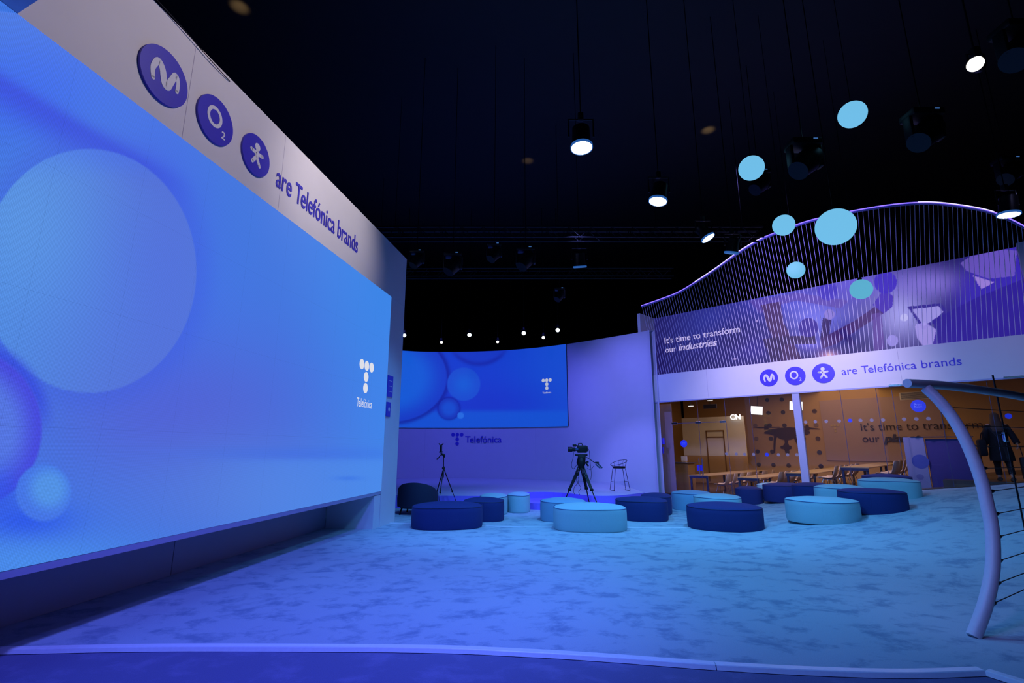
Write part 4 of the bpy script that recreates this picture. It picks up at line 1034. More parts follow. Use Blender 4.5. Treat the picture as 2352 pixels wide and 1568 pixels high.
# wall vent
p = IB(*z6(1235, 312)); t = thing('air_vent', 'grey slotted air vent high on the press room wall', 'vent', mtx=frameR(p)); MB().bbox((0, 0, .01), (1.25, .32, .03), .006).build('frame', M_pale, t, smooth=False)
for k in range(7): MB().box((0, -.12 + .04 * k, .03), (1.15, .022, .012)).build('slat', M_tleg, t, smooth=False)
p = atp(*z5(790, 382), RN, CR + 5.0); t = thing('air_vent', 'dark air vent above the pale partition', 'vent', mtx=frameR(p)); MB().bbox((0, 0, .01), (.62, .2, .03), .006).build('frame', M_tleg, t, smooth=False)
for k in range(4): MB().box((0, -.06 + .04 * k, .03), (.56, .02, .012)).build('slat', M_blkpl, t, smooth=False)
MB().tube([(0, .1, 0), (0, 4.42 - p.z, 0)], .012, 6).build('hanger', M_blkpl, t)
for (x, y, lb) in ((558, 377, 'small oval downlight above the left glass door'), (786, 311, 'small oval downlight nearest the glass top')):
    p = atp(*z5(x, y), RN, CR + (2.5 if x < 700 else 1.2)); t = thing('downlight', lb, 'lamp', (p.x, p.y, p.z))
    MB().lathe([(.09, 0), (.1, .02), (.1, 4.4 - p.z)] if False else [(.02, .08), (.11, .06), (.12, .0)], 20).build('housing', M_blkpl, t)
    MB().lathe([(.105, -.012), (.105, -.002)], 20).build('diffuser', M_sq, t); MB().tube([(0, 0, .07), (0, 0, 4.4 - p.z)], .01, 6).build('hanger', M_blkpl, t)

# ------------------------------------------------------------------ person, bag and suitcase
pf = onR(2313, 1105, .55)
PZ = pf.z
def skin(name, joints, edges, m, parent, lvl=2):
    me = bpy.data.meshes.new(name); me.from_pydata([j[0] for j in joints], edges, []); ob = bpy.data.objects.new(name, me); COL.objects.link(ob)
    md = ob.modifiers.new('s', 'SKIN'); me.skin_vertices[0].data[0].use_root = True
    for i, j in enumerate(joints):
        r = j[1] if isinstance(j[1], tuple) else (j[1], j[1]); me.skin_vertices[0].data[i].radius = r
    sd = ob.modifiers.new('d', 'SUBSURF'); sd.levels = lvl; sd.render_levels = lvl
    dg = bpy.context.evaluated_depsgraph_get(); me2 = bpy.data.meshes.new_from_object(ob.evaluated_get(dg)); bpy.data.objects.remove(ob)
    me2.materials.clear(); me2.materials.append(m)
    for p_ in me2.polygons: p_.use_smooth = True
    me2.name = name; return link(name, me2, parent)
# faces away (+Y local forward); the figure is turned a little to the left
per = thing('person', 'person seen from behind in long black coat with long brown hair, walking', 'person', (pf.x, pf.y, PZ), math.radians(-35))
J = [((0, 0, .93), (.14, .11)), ((0, 0, 1.12), (.13, .10)), ((0, .01, 1.30), (.16, .11)), ((0, 0, 1.40), (.10, .08)), ((0, .01, 1.47), (.05, .05)), ((0, .02, 1.56), (.072, .085)), ((0, .02, 1.63), (.06, .075)),
     ((-.17, 0, 1.37), .055), ((-.24, -.03, 1.12), .045), ((-.22, .08, .92), .034),
     ((.17, 0, 1.37), .055), ((.25, -.05, 1.12), .045), ((.30, -.14, .90), .034),
     ((-.09, 0, .86), .09), ((-.10, .08, .48), .058), ((-.10, .10, .09), .038), ((-.10, .22, .03), (.035, .025)),
     ((.09, 0, .86), .09), ((.10, -.02, .48), .058), ((.10, -.16, .12), .038), ((.10, -.05, .035), (.035, .025))]
E = [(0, 1), (1, 2), (2, 3), (3, 4), (4, 5), (5, 6), (2, 7), (7, 8), (8, 9), (2, 10), (10, 11), (11, 12), (0, 13), (13, 14), (14, 15), (15, 16), (0, 17), (17, 18), (18, 19), (19, 20)]
body = skin('body', J, E, M_skin, per)
for sx, wr_ in ((-1, Vector((-.22, .08, .92))), (1, Vector((.30, -.14, .90)))):   # hands with five fingers
    for k in range(4):
        ox = (-.024 + .016 * k); L = (.065, .075, .072, .058)[k]
        a = wr_ + Vector((0, ox, -.06)); MB().tube([wr_ + Vector((0, ox * .6, -.01)), a, a + Vector((-sx * .012, 0, -L * .5)), a + Vector((-sx * .03, 0, -L * .9))], [.012, .010, .009, .006], 6).build('finger', M_skin, per)
    MB().tube([wr_, wr_ + Vector((-sx * .01, .04, -.045)), wr_ + Vector((-sx * .015, .05, -.085))], [.012, .010, .007], 6).build('thumb', M_skin, per)
def loft(rings, n=20):   # rings: (z, rx, ry, cx, cy)
    b = MB(); vs = []
    for (z, rx, ry, cx_, cy_) in rings:
        for k in range(n):
            a = 2 * PI * k / n; vs.append((cx_ + rx * math.cos(a), cy_ + ry * math.sin(a), z))
    fs = [(i * n + k, i * n + (k + 1) % n, (i + 1) * n + (k + 1) % n, (i + 1) * n + k) for i in range(len(rings) - 1) for k in range(n)]
    return b.add(vs, fs)
loft([(.50, .24, .21, 0, 0), (.62, .235, .20, 0, 0), (.9, .20, .165, 0, 0), (1.1, .175, .14, 0, 0), (1.28, .215, .145, 0, 0), (1.38, .20, .12, 0, 0), (1.43, .10, .09, 0, 0), (1.47, .075, .075, 0, .01)]).build('coat', M_coat, per)
for sx, P in ((-1, [(-.16, 0, 1.37), (-.245, -.03, 1.12), (-.222, .07, .94)]), (1, [(.16, 0, 1.37), (.255, -.05, 1.12), (.298, -.13, .93)])):
    MB().tube(catmull(P, 4), .068, 10).build('sleeve', M_coat, per)
for sx, P in ((-1, [(-.09, 0, .86), (-.10, .08, .48), (-.10, .10, .16)]), (1, [(.09, 0, .86), (.10, -.02, .48), (.10, -.15, .19)])):
    MB().tube(catmull(P, 4), [.10] * 2 + [.08] * 3 + [.065] * 4, 10).build('trouser_leg', M_coat, per)
for P in ([(-.10, .06, .05), (-.10, .25, .035)], [(.10, -.20, .06), (.10, -.02, .035)]):
    b = MB().tube(P, [.05, .04], 10); b.build('shoe', mat('brown_leather', (.06, .03, .02), .5), per)
loft([(1.22, .10, .03, 0, -.12), (1.32, .135, .06, 0, -.09), (1.42, .12, .085, 0, -.05), (1.52, .10, .10, 0, -.01), (1.60, .098, .105, 0, 0), (1.66, .085, .09, 0, 0), (1.70, .045, .05, 0, 0), (1.71, .01, .01, 0, 0)]).build('hair', M_hair, per)
for sx in (-1, 1): MB().lathe([(.004, -.004), (.010, 0), (.004, .004)], 8, Matrix.Translation((sx * .028, .098, 1.575))).build('eye', M_blkpl, per)
MB().tube([(0, .095, 1.57), (0, .118, 1.535), (0, .10, 1.53)], [.006, .012, .008], 6).build('nose', M_skin, per)
MB().tube([(-.02, .097, 1.505), (0, .102, 1.503), (.02, .097, 1.505)], .005, 6).build('mouth', mat('lips', (.35, .12, .1), .6), per)
Rz = Matrix.Rotation(math.radians(-35), 3, 'Z')
bp = pf + Rz @ Vector((-.34, .0, .62)); t = thing('handbag', 'black bag hanging on the arm of the person in black', 'bag', (bp.x, bp.y, bp.z), math.radians(-35))
MB().bbox((0, 0, .2), (.16, .34, .42), .05).build('bag_body', M_coat, t); MB().tube(catmull([(0, -.12, .38), (.04, -.09, .55), (.07, 0, .60), (.04, .09, .55), (0, .12, .38)], 5), .012, 6).build('strap', M_coat, t)
sp_ = pf + Rz @ Vector((.42, -.42, 0)); t = thing('suitcase', 'black wheeled suitcase pulled by the person at right edge', 'suitcase', (sp_.x, sp_.y, fh(sp_.x, sp_.y) if False else PZ - .0), math.radians(-35))
MB().bbox((0, 0, .33), (.36, .24, .54), .04).build('shell', M_coat, t)
MB().tube([(-.1, .08, .58), (-.1, .22, .86), (.1, .22, .86), (.1, .08, .58)], .010, 6).build('handle', M_blk, t)
for sx in (-.13, .13):
    for sy in (-.08, .08): MB().lathe([(.03, -.012), (.03, .012)], 12, Matrix.Translation((sx, sy, .03)) @ Matrix.Rotation(PI / 2, 4, 'Y')).build('wheel', M_blkpl, t)
# landing under them
lp = RP(RD.dot(pf), .35)
MBx = MB().box(RP(RD.dot(pf) + .5, 1.6, (PZ - .004) / 2 + .25), (3.4, 2.8, PZ - .004 - .5), mR); o = MBx.build('floor_landing', M_ochf, smooth=False); struct(o)

# ------------------------------------------------------------------ poufs
def pouf_shape(hw, hd, seed, n=56):
    rnd = random.Random(seed); a1, a2, p1, p2 = .035, .02, rnd.uniform(0, 6.28), rnd.uniform(0, 6.28); out = []
    for k in range(n):
        t = 2 * PI * k / n; e = 2 / 2.35
        x = abs(math.cos(t)) ** e * math.copysign(1, math.cos(t)); y = abs(math.sin(t)) ** e * math.copysign(1, math.sin(t))
        r = 1 + a1 * math.cos(3 * t + p1) + a2 * math.cos(2 * t + p2); out.append((x * r, y * r))
    mx = max(abs(p[0]) for p in out); my = max(abs(p[1]) for p in out)
    return [(p[0] / mx * hw, p[1] / my * hd) for p in out]
PH = .47
def pouf_plan(x0, x1, yt, yb, m, lb, seed):
    xc = (x0 + x1) / 2; dep = 1.55 if (x1 - x0) > 150 else 1.25
    dep = {14: 1.0, 19: 1.2, 20: 1.0, 21: .95, 22: .8}.get(seed, dep)
    if yb: pfr = onfloor(xc, yb)
    else:
        pbk = onfloor(xc, yt, PH); pfr = pbk - Vector((pbk.x, pbk.y, 0)).normalized() * dep
    view = Vector((pfr.x, pfr.y, 0)).normalized(); c = pfr + view * dep / 2
    t_ = c.y * CT + (fh(c.x, c.y) - EYE) * ST
    hw = (x1 - x0) / F * t_ / 2 * view.y * .97
    return [c.x, c.y, hw, dep / 2, -math.atan2(view.x, view.y), seed]
def pouf_poly(q):
    cr, sr = math.cos(q[4]), math.sin(q[4]); return [(q[0] + x * cr - y * sr, q[1] + x * sr + y * cr) for x, y in pouf_shape(q[2] * 1.02, q[3] * 1.02, q[5], 40)]
def overlap(a, b_):
    A, B = pouf_poly(a), pouf_poly(b_); return any(inpoly(x, y, B) for x, y in A) or any(inpoly(x, y, A) for x, y in B)
def separate(plans):
    for it in range(160):
        hit = False
        for i in range(len(plans)):
            for k in range(i + 1, len(plans)):
                a, c = plans[i], plans[k]
                if abs(a[0] - c[0]) > 2.6 or abs(a[1] - c[1]) > 2.6 or not overlap(a, c): continue
                hit = True; far, near = (a, c) if math.hypot(a[0], a[1]) > math.hypot(c[0], c[1]) else (c, a)
                if it % 2 == 0: far[3] = max(.42, far[3] * .97); near[3] = max(.55, near[3] * .985)
                else:
                    kx = 1.004
                    if (far[0] + far[1]) * kx < SUM - .75 or far[0] < 4.6: far[0] *= kx; far[1] *= kx; far[2] *= kx
                    else: near[0] /= kx; near[1] /= kx; near[2] /= kx
        if not hit: break
    return it
def pouf(q, m, lb):
    hw, hd, seed = q[2], q[3], q[5]; view = Vector((q[0], q[1], 0)).normalized(); c = Vector((q[0], q[1], fh(q[0] - view.x * hd, q[1] - view.y * hd) - .004))
    rz = -math.atan2(view.x, view.y)
    t = thing('pouf', lb, 'pouf', (c.x, c.y, c.z), rz, 'round poufs on the carpet')
    sh = pouf_shape(hw, hd, seed); n = len(sh)
    zs = [(.955, 0.0), (.985, .012), (1.0, .05), (1.006, .20), (1.006, .34), (.998, PH - .035), (.985, PH - .016)]
    vs = [(x * s_, y * s_, z) for s_, z in zs for x, y in sh]
    fs = [(i * n + k, i * n + (k + 1) % n, (i + 1) * n + (k + 1) % n, (i + 1) * n + k) for i in range(len(zs) - 1) for k in range(n)] + [tuple(range(n))[::-1]]
    MB().add(vs, fs).build('side', m, t)
    rings = [(.985, PH - .018), (.96, PH - .005), (.85, PH + .014), (.5, PH + .045), (.15, PH + .056)]
    vs = [(x * s_, y * s_, z) for s_, z in rings for x, y in sh] + [(0, 0, PH + .057)]
    fs = [(i * n + k, i * n + (k + 1) % n, (i + 1) * n + (k + 1) % n, (i + 1) * n + k) for i in range(len(rings) - 1) for k in range(n)]
    q = (len(rings) - 1) * n; fs += [(q + k, q + (k + 1) % n, len(vs) - 1) for k in range(n)]
    MB().add(vs, fs).build('top', m, t)
    MB().tube([(x * .992, y * .992, PH - .018 - .006 * math.sin(3 * 2 * PI * k / n + seed)) for k, (x, y) in enumerate(sh)], .0075, 6, closed=True).build('piping', M_pip_d if m is M_pd else M_pip_l, t)
    # vertical seam on the front
    k = int(n * .75); x, y = sh[k]
    MB().tube([(x * .99, y * .99, .02), (x * 1.008, y * 1.008, .2), (x * 1.0, y * 1.0, PH - .03)], .0035, 5).build('seam', m, t)
    return t
L_, D_, Mi = M_pl, M_pd, M_pm
PF = [(943, 1110, 1142, 1221, D_, 'large navy pouf at front left, nearest the display wall'),
      (1062, 1159, 1150, 1208, D_, 'navy pouf half hidden right behind the front left one'),
      (1164, 1220, 1157, 1201, L_, 'small light blue pouf left of the centre front pouf'),
      (1100, 1167, 1160, 1202, L_, 'light blue pouf almost hidden by two navy ones at left'),
      (1240, 1350, 1151, 1208, Mi, 'greyish blue pouf peeking from behind the centre front pouf'),
      (1269, 1442, 1145, 1226, L_, 'large light blue pouf at the front centre'),
      (1413, 1541, 1143, 1199, D_, 'navy pouf right behind the front centre light pouf'),
      (1473, 1548, 1137, 1186, D_, 'dark pouf partly hidden at the foot of the press room pier'),
      (1543, 1640, 1136, 1176, Mi, 'greyish blue pouf just left behind front right navy pouf'),
      (1589, 1707, 1134, None, L_, 'light blue pouf whose top shows over the front right navy pouf'),
      (1577, 1758, 1142, 1223, D_, 'large navy pouf at the front right'),
      (1690, 1757, 1133, 1172, D_, 'navy pouf top showing between the light and tall navy ones'),
      (1731, 1782, 1125, None, L_, 'light blue pouf sliver left of the white mullion foot'),
      (1754, 1868, 1126, 1171, D_, 'navy pouf behind the light pouf, left side in shade'),
      (1815, 1920, 1119, None, D_, 'far navy pouf at the foot of the white mullion'),
      (1864, 1990, 1120, None, L_, 'light blue pouf between two navy ones, right of mullion'),
      (1803, 1984, 1136, 1207, L_, 'large light blue pouf at the right, closest to the railing side'),
      (1920, 2093, 1127, 1190, D_, 'large navy pouf overlapping behind the right light pouf'),
      (1972, 2124, 1113, 1166, L_, 'rightmost light blue pouf on the carpet'),
      (1972, 2098, 1104, None, D_, 'farthest navy pouf, behind the rightmost light blue one')]
PLAN = [pouf_plan(*a, i + 3) for i, a in enumerate(PF)]
def along(q, d_):
    k = 1 + d_ / math.hypot(q[0], q[1]); q[0] *= k; q[1] *= k; q[2] *= k
P12 = PLAN.pop(12); separate(PLAN); P12[:4] = [7.95, 16.02, .33, .28]; PLAN.insert(12, P12)

for q_, a in zip(PLAN, PF): pouf(q_, a[4], a[5])

# ------------------------------------------------------------------ armchair
p = atz(952, 1184, 0); ac = Vector((p.x, p.y + .40, 0))
t = thing('tub_armchair', 'dark navy tub armchair seen from behind beside the display wall', 'armchair', tuple(ac), -.12)
hw, hdp = .52, .42
sh = pouf_shape(hw, hdp, 2, 40); n = 40
vs = []; 
zs = [(.90, .16), (.96, .2), (1.0, .30), (1.0, .42)]
vs = [(x * s_, y * s_, z) for s_, z in zs for x, y in sh]
fs = [(i * n + k, i * n + (k + 1) % n, (i + 1) * n + (k + 1) % n, (i + 1) * n + k) for i in range(3) for k in range(n)] + [tuple(range(n))[::-1], tuple(3 * n + k for k in range(n))]
MB().add(vs, fs).build('seat', M_arm, t)
vs = []; seg = 28
for i in range(seg + 1):
    a = PI - .35 + (PI + .70) * i / seg; ca, sa = math.cos(a), math.sin(a); back = max(0, -sa)
    zt = .56 + .27 * back ** .8
    for (r, z) in ((1.03, .20), (1.05, .40), (1.03, zt - .04), (.99, zt), (.92, zt), (.88, zt - .04), (.86, .40), (.86, .3)): vs.append((hw * 1.02 * r * ca, hdp * 1.05 * r * sa, z))
m_ = 8; fs = [(i * m_ + k, i * m_ + (k + 1) % m_, (i + 1) * m_ + (k + 1) % m_, (i + 1) * m_ + k) for i in range(seg) for k in range(m_)] + [tuple(range(m_)), tuple(seg * m_ + k for k in range(m_))]
MB().add(vs, fs).build('backrest', M_arm, t)
for sx, sy in ((-1, -1), (1, -1), (-1, 1), (1, 1)): MB().tube([(sx * .34, sy * .26, .19), (sx * .39, sy * .30, 0)], [.028, .018], 8).build('leg', M_blkpl, t)

# ------------------------------------------------------------------ light stand tripod (left)
base = aty(1018, 1150, 14.45); base.z = 0
k_ = lambda px, py: att(px, py, 0)    # unused
def tp3(px, py, dy=0): v = aty(px, py, base.y + dy); return v - base
hub = tp3(1019, 1075); topc = tp3(1019, 1050)
t = thing('phone_tripod', 'slim black tripod with empty clamp standing before the stage', 'tripod', tuple(base))
MB().tube([hub - UP * .25, topc], .013, 8).build('centre_column', M_blk, t)
MB().lathe([(.03, -.03), (.045, -.02), (.045, .02), (.02, .05)], 12, Matrix.Translation(hub)).build('collar', M_blkpl, t)
for (px, py, dy) in ((1001, 1137, -.1), (1010, 1139, -.32), (1043, 1139, .15)):
    q_ = tp3(px, py, dy); d = q_ - hub; foot = hub + d * ((hub.z) / (hub.z - q_.z)); mid = hub.lerp(foot, .55)
    lg = MB().tube([hub, mid], .014, 8).build('leg', M_blk, t); MB().tube([mid, foot], .009, 8).build('lower_tube', M_blk, lg); MB().bbox(mid, (.045, .045, .05), .01).build('clamp', M_blkpl, lg)
hd = tp3(1014, 1043)
MB().tube(catmull([topc, topc + Vector((.02, 0, .06)), hd + Vector((.02, 0, .0)), hd], 4), .03, 8).build('head', M_blkpl, t)
MB().tube([hd, tp3(1008, 1050), tp3(1003, 1055)], [.010, .014, .020], 8).build('pan_handle', M_blkpl, t)
MB().tube([hd, tp3(1013, 1037)], .022, 8).build('neck', M_blk, t)
MB().bbox(tp3(1013, 1030), (.06, .04, .15), .008).build('clamp_body', M_blkpl, t)
for (a, c) in (((1013, 1024), (1008, 1018)), ((1013, 1024), (1018, 1018)), ((1013, 1036), (1008, 1038)), ((1013, 1036), (1018, 1038))): MB().tube([tp3(*a), tp3(*c)], .016, 6).build('clamp_jaw', M_blk, t)

# ------------------------------------------------------------------ broadcast camera on tripod
base = aty(1336, 1150, 14.15); base.z = 0
t = thing('camera_tripod', 'heavy black video tripod with pan bars standing before the stage', 'tripod', tuple(base))
z7 = lambda x, y: (1280 + x / 7.84, 980 + y / 7.84)
c7 = lambda x, y, dy=0: tp3(*z7(x, y), dy)
hub = c7(430, 660)
MB().lathe([(.07, -.16), (.10, -.05), (.13, .02), (.11, .1), (.08, .2)], 16, Matrix.Translation(hub)).build('bowl', M_blkpl, t)
MB().bbox(c7(440, 560), (.20, .18, .16), .03).build('fluid_head', M_blkpl, t)
MB().bbox(c7(430, 505), (.34, .14, .05), .01).build('camera_plate', M_blkpl, t)
for (px, py, dy) in ((150, 1285, -.35), (560, 1290, .30), (680, 1285, -.45)):
    q_ = c7(px, py, dy); d = q_ - hub; foot = hub + d * (hub.z / (hub.z - q_.z)); mid = hub.lerp(foot, .52); kn = hub.lerp(foot, .22)
    sd = Vector((.022, 0, 0))
    lg = MB().tube([hub + sd * 2, mid + sd], .016, 8).tube([hub - sd * 2, mid - sd], .016, 8).build('leg', M_blk, t)
    MB().tube([hub.lerp(mid, .3), foot], .015, 8).build('lower_tube', M_blk, lg); MB().bbox(mid, (.09, .06, .07), .012).build('leg_clamp', M_blkpl, lg); MB().lathe([(.03, 0), (.025, .03), (.014, .05)], 10, Matrix.Translation(foot)).build('foot', M_blkpl, lg)
MB().tube([c7(500, 530), c7(610, 600), c7(690, 655)], .010, 8).build('pan_bar', M_blk, t)
for a, c in (((690, 670), (775, 745)), ((725, 655), (810, 740))): MB().tube([c7(*a), c7(*c)], .020, 8).build('grip', mat('grip_rubber', (.03, .06, .09), .5), t)
MB().bbox(c7(715, 645), (.10, .06, .05), .01).build('remote_control', M_blkpl, t)
MB().tube([c7(510, 640), c7(560, 710)], .022, 8).build('brake_lever', M_blkpl, t); MB().bbox(c7(545, 630), (.06, .04, .05), .01).build('lever_knob', M_blkpl, t)
MB().lathe([(.02, -.06), (.05, -.03), (.05, .03), (.02, .06)], 14, Matrix.Translation(c7(362, 845, -.1))).build('counterweight', M_blkpl, t)
MB().bbox(c7(380, 775, -.05), (.09, .03, .04), .01).build('hook', M_blkpl, t); MB().tube([c7(362, 800, -.1), c7(380, 775, -.05), hub], .008, 6).build('strap', M_blkpl, t)
cl = base
cc = c7(430, 400)
t2 = thing('video_camera', 'black broadcast video camera with long lens mounted on heavy tripod', 'camera', tuple(base + c7(430, 480)))
of = c7(430, 480); q7 = lambda x, y, dy=0: c7(x, y, dy) - of
MB().bbox(q7(445, 400), (.26, .12, .20), .02).build('body', M_blkpl, t2)
MB().lathe([(.045, 0), (.045, .07), (.055, .08), (.055, .16), (.068, .17), (.068, .28), (.05, .28)], 20, Matrix.Translation(q7(375, 405)) @ Matrix.Rotation(-PI / 2, 4, 'Y')).build('lens', M_blkpl, t2)
MB().lathe([(.055, 0), (.055, .004)], 20, Matrix.Translation(q7(205, 405)) @ Matrix.Rotation(-PI / 2, 4, 'Y')).build('lens_glass', mat('lens_glass', (.05, .05, .08), .1), t2)
MB().tube([q7(385, 365), q7(380, 300), q7(440, 298), q7(462, 350)], .013, 8).build('handle', M_blkpl, t2)
MB().bbox(q7(310, 335, -.06), (.10, .07, .07), .012).build('viewfinder', M_blkpl, t2); MB().tube([q7(345, 335, -.05), q7(400, 345)], .012, 8).build('viewfinder_arm', M_blk, t2)
MB().bbox(q7(530, 395), (.05, .09, .14), .01).build('battery', M_blkpl, t2)
MB().bbox(q7(352, 400, -.068), (.08, .012, .07), .004).build('side_screen', mat('dim_blue_screen', (.03, .06, .16), .3), t2)
for k, P in enumerate(([(292, 455), (285, 560), (255, 680), (285, 760), (340, 700), (370, 650)], [(525, 375), (570, 420), (585, 560), (600, 720), (615, 850), (600, 950)], [(345, 900), (350, 970), (375, 1010), (310, 1080), (295, 1170), (320, 1220)], [(380, 900), (385, 960), (370, 1010), (425, 1090), (385, 1170), (405, 1225)], [(540, 745), (600, 765), (660, 700)])):
    MB().tube(catmull([q7(*p_) for p_ in P], 5), .006, 5).build('cable', M_blkpl, t2)

# ------------------------------------------------------------------ bar stool on the stage
p = atz(1424, 1126, SZ); t = thing('bar_stool', 'black wire bar stool with round back on the stage right', 'stool', (p.x, p.y, SZ), .15)
M_wire = mat('dark_wire', (.02, .015, .05), .4, .5)
MB().lathe([(.19, .70), (.21, .71), (.21, .75), (.19, .765)], 24).build('seat', M_blkpl, t)
for sx in (-1, 1):
    P = [(sx * .16, -.14, .70), (sx * .24, -.20, .02), (sx * .03 + sx * .01, -.20, .012)]
    lg = MB().tube([(sx * .17, -.12, .70), (sx * .27, -.19, .02), (sx * .25, -.19, .009), (sx * .25, .19, .009), (sx * .27, .19, .02), (sx * .17, .12, .70)], .009, 6).build('leg_frame', M_wire, t)
    MB().tube([(sx * .235, -.165, .28), (sx * .235, .165, .28)], .007, 6).build('foot_rail', M_wire, t)
MB().tube([(-.235, -.165, .28), (.235, -.165, .28)], .007, 6).build('foot_rail', M_wire, t)
rim = [(.27 * math.cos(a), .27 * math.sin(a) , .80 + .17 * (1 + math.cos(a - .35)) / 2 + .0) for a in [2 * PI * k / 40 for k in range(40)]]
MB().tube(rim, .009, 6, closed=True).build('back_rim', M_wire, t)
for k in range(0, 40, 4):
    r_ = rim[k]; a = 2 * PI * k / 40; MB().tube([r_, (.2 * math.cos(a), .2 * math.sin(a), .73)], .0045, 5).build('back_wire', M_wire, t)

# ------------------------------------------------------------------ railing in the foreground right
post = [(2235, 1461, 4.66), (2262, 1392, 4.74), (2277, 1327, 4.83), (2281, 1271, 4.92), (2278, 1211, 5.02), (2269, 1165, 5.10), (2253, 1100, 5.22), (2225, 1026, 5.37), (2192, 965, 5.52), (2160, 923, 5.65), (2127, 891, 5.78)]
PP = [att(*q_) for q_ in post]; PP[0] = atz(2236, 1462, 0)
org = PP[0].copy()
t = thing('cable_railing', 'tall bowed pale tube railing post with handrail and steel cables at right', 'railing', tuple(org))
MB().tube(catmull(PP, 5), .058, 18).build('post', M_tube, t, org=org)
H = [(2085, 880, 5.70), (2127, 882, 5.80), (2178, 886, 5.95), (2271, 898, 6.25), (2352, 912, 6.5), (2480, 940, 6.9), (2640, 985, 7.4)]
MB().tube(catmull([att(*q_) for q_ in H], 5), .050, 18).build('handrail', M_tubeg, t, org=org)
h0 = att(*H[0]); h1 = att(*H[1]); dd = (h0 - h1).normalized(); MB().tube([h0 - dd * .0, h0 + dd * .012], .0505, 18).build('end_cap', M_tube, t, org=org)
cab = [((2178, 935), (2352, 945)), ((2208, 977), (2352, 982)), ((2236, 1024), (2352, 1026)), ((2262, 1075), (2352, 1073)), ((2279, 1128), (2352, 1118)), ((2290, 1180), (2352, 1168)), ((2295, 1233), (2352, 1218)), ((2297, 1288), (2352, 1270)), ((2293, 1340), (2352, 1317)), ((2282, 1387), (2352, 1355))]
def t_at(y):
    for a, c in zip(post, post[1:]):
        if c[1] <= y <= a[1]: return a[2] + (c[2] - a[2]) * (a[1] - y) / (a[1] - c[1])
    return 4.7
for (a, c) in cab:
    ta = t_at(a[1]); A = att(a[0] - 4, a[1], ta); kx = (2500 - a[0]) / (2352 - a[0]); ex, ey = 2500, a[1] + (c[1] - a[1]) * kx
    B = att(ex, ey, ta + .9); d = (B - A).normalized()
    MB().tube([A, A + (B - A) * .5, B], .0045, 6).build('cable', M_blk, t, org=org)
    MB().lathe([(.006, -.03), (.018, -.022), (.020, 0), (.014, .03), (.006, .06)], 10, Matrix.Translation(A + d * .03) @ d.to_track_quat('Z', 'Y').to_matrix().to_4x4()).build('cable_fitting', M_blk, t, org=org)
E0, E1 = att(2500, 960, 6.6), att(2500, 1340, 5.7)
MB().tube([att(2505, 930, 6.9), E0, att(2512, 1150, 6.2), E1, atz(2495, 1480, 0)], .05, 12).build('post', M_tube, t, org=org)
# slim tensioning rod
r0, r1 = att(2280, 861, 6.6), att(2338, 1137, 6.6); org = Vector((r1.x, r1.y, 0))
t = thing('tension_rod', 'thin dark slanted rod with bright turnbuckle behind the railing', 'rod', tuple(org))
ft = Vector((r1.x, r1.y, 0)) + (r1 - r0) * .3
ft.z = 0
MB().tube([r0, r1, ft], .010, 8).build('rod', M_blk, t, org=org); mm = att(2309, 1003, 6.6)
MB().bbox(mm, (.045, .045, .13), .01).build('turnbuckle', M_chrome, t, org=org); MB().box(mm + UP * .03, (.12, .012, .012)).build('cross_pin', M_chrome, t, org=org)

# ------------------------------------------------------------------ globes
GL = [(1958, 263, 58, M_globe, 'highest of the light blue glowing globes'), (1726, 386, 55, M_globe, 'light blue glowing globe, leftmost of the cluster'), (1800, 517, 47, M_globe, 'light blue globe touching the curtain edge, left of biggest globe'),
      (1919, 521, 82, M_globe, 'biggest light blue glowing globe in front of the cord curtain'), (1828, 620, 38, M_globe, 'smallest light blue globe below the curtain edge'), (1978, 664, 45, M_globe2, 'greener dim globe lowest in front of the violet banner')]
for px, py, d_, m_, lb in GL:
    D = .45; tt_ = D * F / d_; c = att(px, py, tt_); t = thing('globe_lamp', lb, 'lamp', tuple(c), 0, 'glowing globes hung from the ceiling')
    R2 = D / 2; MB().lathe([(R2 * math.sin(PI * k / 24) + 1e-4, -R2 * math.cos(PI * k / 24)) for k in range(25)], 40).build('globe', m_, t)
    MB().lathe([(.045, R2 - .012), (.045, R2 + .03), (.02, R2 + .06)], 14).build('cap', M_blkpl, t)
    MB().tube([(0, 0, R2 + .05), (0, 0, CZ - c.z)], .006, 6).build('cord', M_blkpl, t)

